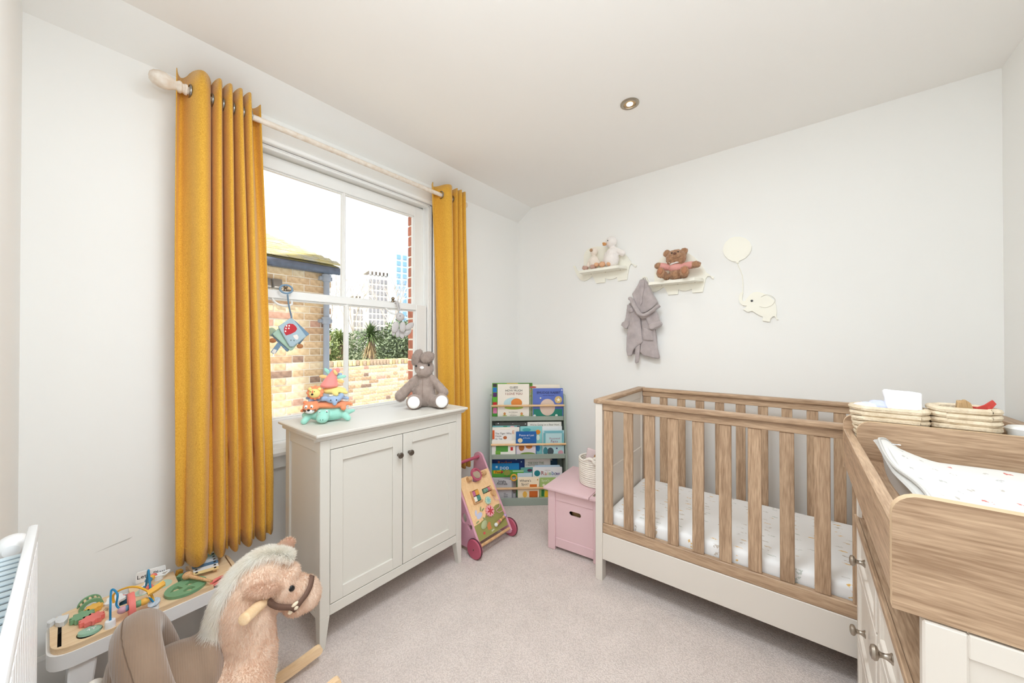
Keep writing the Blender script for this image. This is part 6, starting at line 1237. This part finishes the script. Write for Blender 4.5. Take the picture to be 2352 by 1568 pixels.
# ---------------------------------------------------------------- plush rocking horse
from mathutils.bvhtree import BVHTree
HX = -1.40
M_horse = mat('horse_plush', (234, 212, 194), .95, rgb2=(226, 198, 174), vscale=14, bump=.5, bscale=110, sheen=.4)
M_mane = fur_mat('white_mane', (255, 254, 250), (250, 246, 238)); M_manebase = mat('mane_backing', (246, 242, 234), .95); M_saddle = mat('brown_corduroy', (150, 126, 106), .9, rgb2=(138, 114, 94), vscale=8, sheen=.5)
_N = M_saddle.node_tree.nodes; _L = M_saddle.node_tree.links
_tc = _N.new('ShaderNodeTexCoord'); _w = _N.new('ShaderNodeTexWave'); _w.bands_direction = 'Y'; _w.inputs['Scale'].default_value = 62; _w.inputs['Distortion'].default_value = .3; _bp = _N.new('ShaderNodeBump'); _bp.inputs['Strength'].default_value = .25; _bp.inputs['Distance'].default_value = .002
_L.new(_tc.outputs['Object'], _w.inputs['Vector']); _L.new(_w.outputs[0], _bp.inputs['Height']); _L.new(_bp.outputs[0], _N['Principled BSDF'].inputs['Normal'])
hs = T('rocking_horse', 'plush beige rocking horse with white mane and brown corduroy saddle', 'rocking horse', (HX, .30, 0))
b = BM(); c = lambda y, z, dx=0: (HX+dx, y, z)
ell(b, c(.365, .22), (.095, .085, .15)); ell_to(b, c(.365, .27), c(.362, .40), .082, .080); ell_to(b, c(.362, .40), c(.385, .475), .078, .066)
ell(b, c(.405, .475), (.062, .062, .058)); ell(b, c(.445, .425), (.063, .072, .066)); ell_to(b, c(.46, .405), c(.532, .365), .058, .050); ell(b, c(.540, .348), (.050, .048, .052)); ell(b, c(.505, .335), (.045, .04, .035)); ell(b, c(.47, .455), (.048, .05, .035))
ell(b, c(.22, .24), (.09, .16, .085)); ell(b, c(.12, .25), (.095, .075, .11)); ell(b, c(.07, .30), (.055, .045, .07))
for s in (-1, 1):
    ell_to(b, c(.345, .20, s*.06), c(.385, .10, s*.075), .075, .055); ell_to(b, c(.385, .10, s*.075), c(.41, .05, s*.08), .05, .036); ell_to(b, c(.12, .2, s*.06), c(.09, .05, s*.08), .07, .04)
body = blob(b, .0075, 4, .004, 25); bvh = BVHTree.FromBMesh(body)
def skin(y, z, off=0, side=1):
    h = bvh.ray_cast(Vector((HX+side*.4, y, z)), Vector((-side, 0, 0)))
    return (h[0]+h[1]*off) if h[0] is not None else Vector((HX+side*.06, y, z))
def hwhere(p, n): return not (.08 < p.y < .25 and p.z > .2)
furh = fur(body, 70000, .010, .0017, comb=.62, seed=21, where=hwhere, jitter=.38)
H = hs.part('body', body, M_horse, smooth=80)
hs.part('fur', furh, fur_mat('horse_fur', (242, 224, 208), (232, 204, 182)), H, kind='stuff')
# mane: crest of the neck from the forelock down to the withers
crest = smooth_path([c(.475, .500), c(.445, .528), c(.40, .548), c(.355, .535), c(.31, .495), c(.286, .44), c(.278, .385), c(.275, .335), c(.28, .30)], 8)
ms = BM(); tube(ms, [p+Vector((0, .012, -.004)) for p in crest], [.020]*len(crest), 10); mb = blob(ms, .006, 3)
rn = random.Random(6); mane = BM()
def strand(b, p, d, ln, w, g=.5):
    d = d.normalized(); s = d.cross(Vector((rn.uniform(-1, 1), rn.uniform(-1, 1), rn.uniform(-1, 1)))).normalized(); prev = None
    for k in range(4):
        t = k/3; q = p+d*ln*t+Vector((0, 0, -1))*g*ln*t*t; ww = w*(1-t)+.0002; cur = (b.verts.new(q-s*ww/2), b.verts.new(q+s*ww/2))
        if prev: b.faces.new((prev[0], prev[1], cur[1], cur[0]))
        prev = cur
for _ in range(26000):
    t = rn.random()**.9*(len(crest)-2); i = int(t); p = crest[i].lerp(crest[i+1], t-i); tan = (crest[i+1]-crest[i]).normalized(); out_ = Vector((0, -tan.z, tan.y))
    if out_.dot(Vector((0, -.3, .7))) < 0: out_ = -out_
    if p.y < .31: out_ = Vector((0, -1, .1))
    a = rn.gauss(0, .8); d = out_*math.cos(a)+Vector((math.sin(a), 0, 0))+tan*.55+Vector((rn.uniform(-.2, .2), rn.uniform(-.2, .2), rn.uniform(-.2, .2)))
    q = p+Vector((0, .014, -.004))+out_*math.cos(a)*.012+Vector((math.sin(a)*.02, 0, 0)); strand(mane, q, d, rn.uniform(.016, .036)*(1.3 if p.z < .40 else 1), .0013, .35)
mo_ = hs.part('mane', mb, M_manebase, H, label='white mane', smooth=80); hs.part('mane_hair', mane, M_mane, H, kind='stuff')
tail = BM(); ell_to(tail, c(.045, .36), c(.015, .30), .02, .03); ell_to(tail, c(.015, .30), c(.0, .2), .032, .024); tlb = blob(tail, .006, 3); tm = BM()
for _ in range(10000):
    t = rn.random(); p = c(.04, .37); p = Vector(p).lerp(Vector(c(.0, .2)), t); a = rn.uniform(0, 2*PI); d = Vector((math.cos(a), math.sin(a)*.8-.3, -.9)); strand(tm, p+Vector((math.cos(a), math.sin(a), 0))*.018, d, rn.uniform(.03, .06), .0015, .3)
hs.part('tail', tlb, M_manebase, H, label='white tail', smooth=80); hs.part('tail_hair', tm, M_mane, H, kind='stuff')
M_earin = mat('ear_pink', (238, 206, 188), .95, bump=.3, bscale=90)
for (p, r, rot, nm) in ((skin(.408, .475, .004)+Vector((.006, -.012, -.006)), (.016, .052, .019), (-.28, -.25, .0), 'near'), (Vector(c(.482, .527, -.045)), (.016, .034, .024), (.35, 0, .1), 'far')):
    e = BM(); ell(e, p, r, rot); eb = blob(e, .005, 3, .002, 50); ef = fur(eb, 4500, .010, .0020, comb=.6, seed=5, jitter=.4, gravity=(0, -.6, -.5)); eo = hs.part('ear', eb, M_horse if nm == 'near' else M_earin, H, smooth=80); hs.part('ear_fur', ef, MATS['horse_fur'], H, kind='stuff')
e = skin(.478, .428, .002); b = BM(); ell(b, e, (.006, .009, .011), (.5, 0, 0)); hs.part('eye', b, M_black, H)
M_strap = mat('brown_ribbon', (112, 84, 70), .7, bump=.2, bscale=300)
def strap(pts): 
    P_ = [skin(y, z, .0085) for y, z in smooth2(pts)]; b = BM(); n = len(P_)
    for q in P_: pass
    prev = None
    for i, q in enumerate(P_):
        t = (P_[min(i+1, n-1)]-P_[max(i-1, 0)]).normalized(); s = t.cross(Vector((1, 0, 0))).normalized()*.0085; cur = (b.verts.new(q-s), b.verts.new(q+s))
        if prev: b.faces.new((prev[0], prev[1], cur[1], cur[0]))
        prev = cur
    o = hs.part('bridle_strap', b, M_strap, H); m = o.modifiers.new('t', 'SOLIDIFY'); m.thickness = .003; m.offset = 1; return o
def smooth2(p): return [(q.x, q.y) for q in smooth_path([(a, z, 0) for a, z in p], 6)]
strap([(.405, .432), (.425, .410), (.450, .388), (.478, .372), (.492, .368)]); strap([(.485, .352), (.500, .372), (.520, .386), (.540, .405), (.546, .412)])
M_but = mat('cream_toggle', (236, 222, 196), .5)
for y, z, r in ((.487, .378, (.005, .011, .006)), (.492, .364, (.006, .008, .008)), (.480, .352, (.006, .008, .008))): p = skin(y, z, .010); b = BM(); ell(b, p, r, (.4, 0, 0)); hs.part('bridle_toggle', b, M_but, H)
M_pine = wood('pale_pine', (244, 216, 178), (230, 196, 152), 1)
for s in (1, -1):
    a = skin(.405, .425, -.01, s); d = Vector((s*.075, -.062, .018)); b = BM(); cyl(b, a, a+d, .0165, seg=20); lathe(b, [(.0165, 0), (.0155, .003), (.012, .005), (0, .0055)], a+d, d, 20); hs.part('handle', b, M_pine, H, label='round pine handle')
# saddle seat and bolster
b = BM(); ell(b, c(.19, .268), (.114, .135, .100)); ell(b, c(.265, .288), (.095, .045, .085)); ell(b, c(.12, .275), (.11, .06, .10)); sb_ = blob(b, .007, 6)
S = hs.part('saddle', sb_, M_saddle, H, label='brown corduroy saddle', smooth=80)
pth = smooth_path([(HX+.126, .180, .215), (HX+.130, .168, .285), (HX+.124, .148, .350), (HX+.102, .132, .402), (HX+.055, .122, .432), (HX, .119, .441), (HX-.055, .122, .432), (HX-.102, .136, .402), (HX-.124, .156, .350), (HX-.130, .176, .285), (HX-.126, .186, .215)], 6)
b = BM(); tube(b, pth, [.040+.011*min(1, min(i, len(pth)-1-i)/24) for i in range(len(pth))], 14); ell(b, pth[0], .04); ell(b, pth[-1], .04); ell(b, c(.092, .34), (.10, .035, .09)); bo = hs.part('saddle_bolster', blob(b, .007, 4), M_saddle, H, smooth=80)
bmb = BM(); bmb.from_mesh(bo.data); bmb.transform(hs.M); bv2 = BVHTree.FromBMesh(bmb); bmb.free(); seam = []
for p in pth[10:-10]:
    h = bv2.find_nearest(p+Vector(((p.x-HX)*.35, -.022, .035)))
    if h[0]: seam.append(h[0])
b = BM(); tube(b, seam, .0013, 5); hs.part('bolster_seam', b, mat('saddle_seam', (116, 96, 80), .9), bo)
# rockers with footrests
for s in (1, -1):
    x = HX+s*.095; prof = [(-.05, .045), (.05, .022), (.15, .008), (.3, .0), (.42, .006), (.52, .018), (.602, .034)]
    up_ = smooth_path([(0, y, z) for y, z in prof], 5); top_ = [(p.y, p.z+.034) for p in up_]; bot_ = [(p.y, p.z+.001) for p in up_]
    endc = [(.605+.0165*math.cos(t), .052+.0165*math.sin(t)) for t in [rad(a) for a in range(70, -71, -20)]]
    o = top_+endc+bot_[::-1]
    b = BM(); prism(b, o, .022, Matrix(((0, 0, 1, x-.011), (1, 0, 0, 0), (0, 1, 0, 0), (0, 0, 0, 1)))); r_ = hs.part('rocker', b, M_pine, H)
    hf = BM(); ell_to(hf, c(.415, .055, s*.088), c(.435, .085, s*.088), .034, .032); hb_ = blob(hf, .006, 3); hh = fur(hb_, 2500, .016, .0022, comb=.4, seed=3); hs.part('hoof', hb_, M_manebase, H, label='white fur hoof', smooth=80); hs.part('hoof_fur', hh, M_mane, H, kind='stuff')
for y in (.1, .3): b = BM(); cyl(b, c(y, .03, -.09), c(y, .03, .09), .010, seg=10); hs.part('cross_bar', b, M_pine, H)

hs.o.matrix_world = Matrix.Translation((HX, .288, 0)) @ Matrix.Rotation(rad(-5), 4, 'Z')

# ---------------------------------------------------------------- radiator on the near wall
M_radw = mat('radiator_enamel', (242, 243, 244), .3)
rd = T('radiator', 'white panel radiator with slotted top grille in the left foreground', 'radiator', (-.9, -.08, .25))
X0, X1, YF, YR, Z0, Z1 = -1.30, -.50, -.050, -.108, .25, .850
b = BM(); box(b, X0, X1, YF-.012, YF-.004, Z0, Z1, .003)
rd.part('front_panel', b, M_radw)
me_rib = mesh_of(box(BM(), -.011, .011, -.004, .004, 0, Z1-Z0-.05, .003), M_radw)
for k in range(24): rd.inst('rib', me_rib, rd.M.inverted() @ Vector((X0+.02+k*.033, YF-.004, Z0+.022)))
rd.part('rear_panel', box(BM(), X0, X1, YR-.004, YR+.004, Z0, Z1-.045, .003), M_radw)
b = BM(); box(b, X0, X1, YF-.014, YF+.001, Z1-.016, Z1+.006, .005, 2); rd.part('top_rail', b, M_radw)
for xx in (X0, X1-.004): rd.part('end_cover', box(BM(), xx, xx+.004, YR, YF-.006, Z0+.02, Z1-.05, .002), M_radw)
me_sl = mesh_of(box(BM(), -.008, .008, YR+.008-(-.08), YF-.012-(-.08), -.004, .0, .001), mat('grille_shade_tint', (206, 222, 230), .35))  # bluish shade on the white slats is put into their colour
for k in range(31): rd.inst('grille_slat', me_sl, rd.M.inverted() @ Vector((X0+.02+k*.0255, -.08, Z1-.045)))
b = BM(); lathe(b, [(.010, -.03), (.013, -.02), (.016, 0), (.021, .008), (.0255, .022), (.0255, .040), (.021, .055), (.012, .064), (0, .066)], (-1.372, -.085, .803), (1, 0, .06), 28); cyl(b, (-1.40, -.085, .80), (-1.40, -.085, .28), .007); cyl(b, (-1.40, -.085, .28), (-1.30, -.085, .28), .007); v_ = rd.part('valve_head', b, M_radw)
b = BM()
for xx in (X0+.15, X1-.15): box(b, xx-.015, xx+.015, -.121, YR, Z0+.1, Z1-.1, .001)
rd.part('wall_bracket', b, M_radw)

# ---------------------------------------------------------------- recessed ceiling light
dl = T('ceiling_light', 'recessed brushed-metal ceiling downlight', 'light', (-.675, 1.785, CZ))
b = BM(); lathe(b, [(.030, -.001), (.046, -.001), (.046, -.004), (.040, -.0075), (.031, -.006), (.029, .0), (.029, .012)], (-.675, 1.785, CZ), (0, 0, 1), 40); dl.part('bezel', b, mat('satin_bezel', (176, 166, 150), .35, metal=1))
M_lamp = bpy.data.materials.new('lamp_glow'); M_lamp.use_nodes = True; M_lamp.node_tree.nodes['Principled BSDF'].inputs['Emission Color'].default_value = (1, .9, .74, 1); M_lamp.node_tree.nodes['Principled BSDF'].inputs['Emission Strength'].default_value = 3.0
b = BM(); cyl(b, (-.675, 1.785, CZ-.0022), (-.675, 1.785, CZ-.0014), .0295, seg=32); dl.part('lens', b, mat('lamp_reflector', (190, 160, 120), .3, metal=.6))
b = BM(); cyl(b, (-.675, 1.785, CZ-.0045), (-.675, 1.785, CZ-.0024), .016, seg=24); dl.part('lamp', b, M_lamp)
light('downlight_beam', 'SPOT', (-.675, 1.785, CZ-.012), 8, (1, .9, .76), (0, 0, 0), spot_size=rad(110), spot_blend=.8, shadow_soft_size=.03)
# small marks on the walls
b = BM(); prism(b, [(0, 0), (.09, .014), (.10, .021), (.05, .012)], .0003, Matrix(((0, 0, 1, WX), (1, 0, 0, .045), (0, 1, 0, .47), (0, 0, 0, 1)))); struct('trim_2', b, mat('scuff_mark', (206, 204, 200), .9))
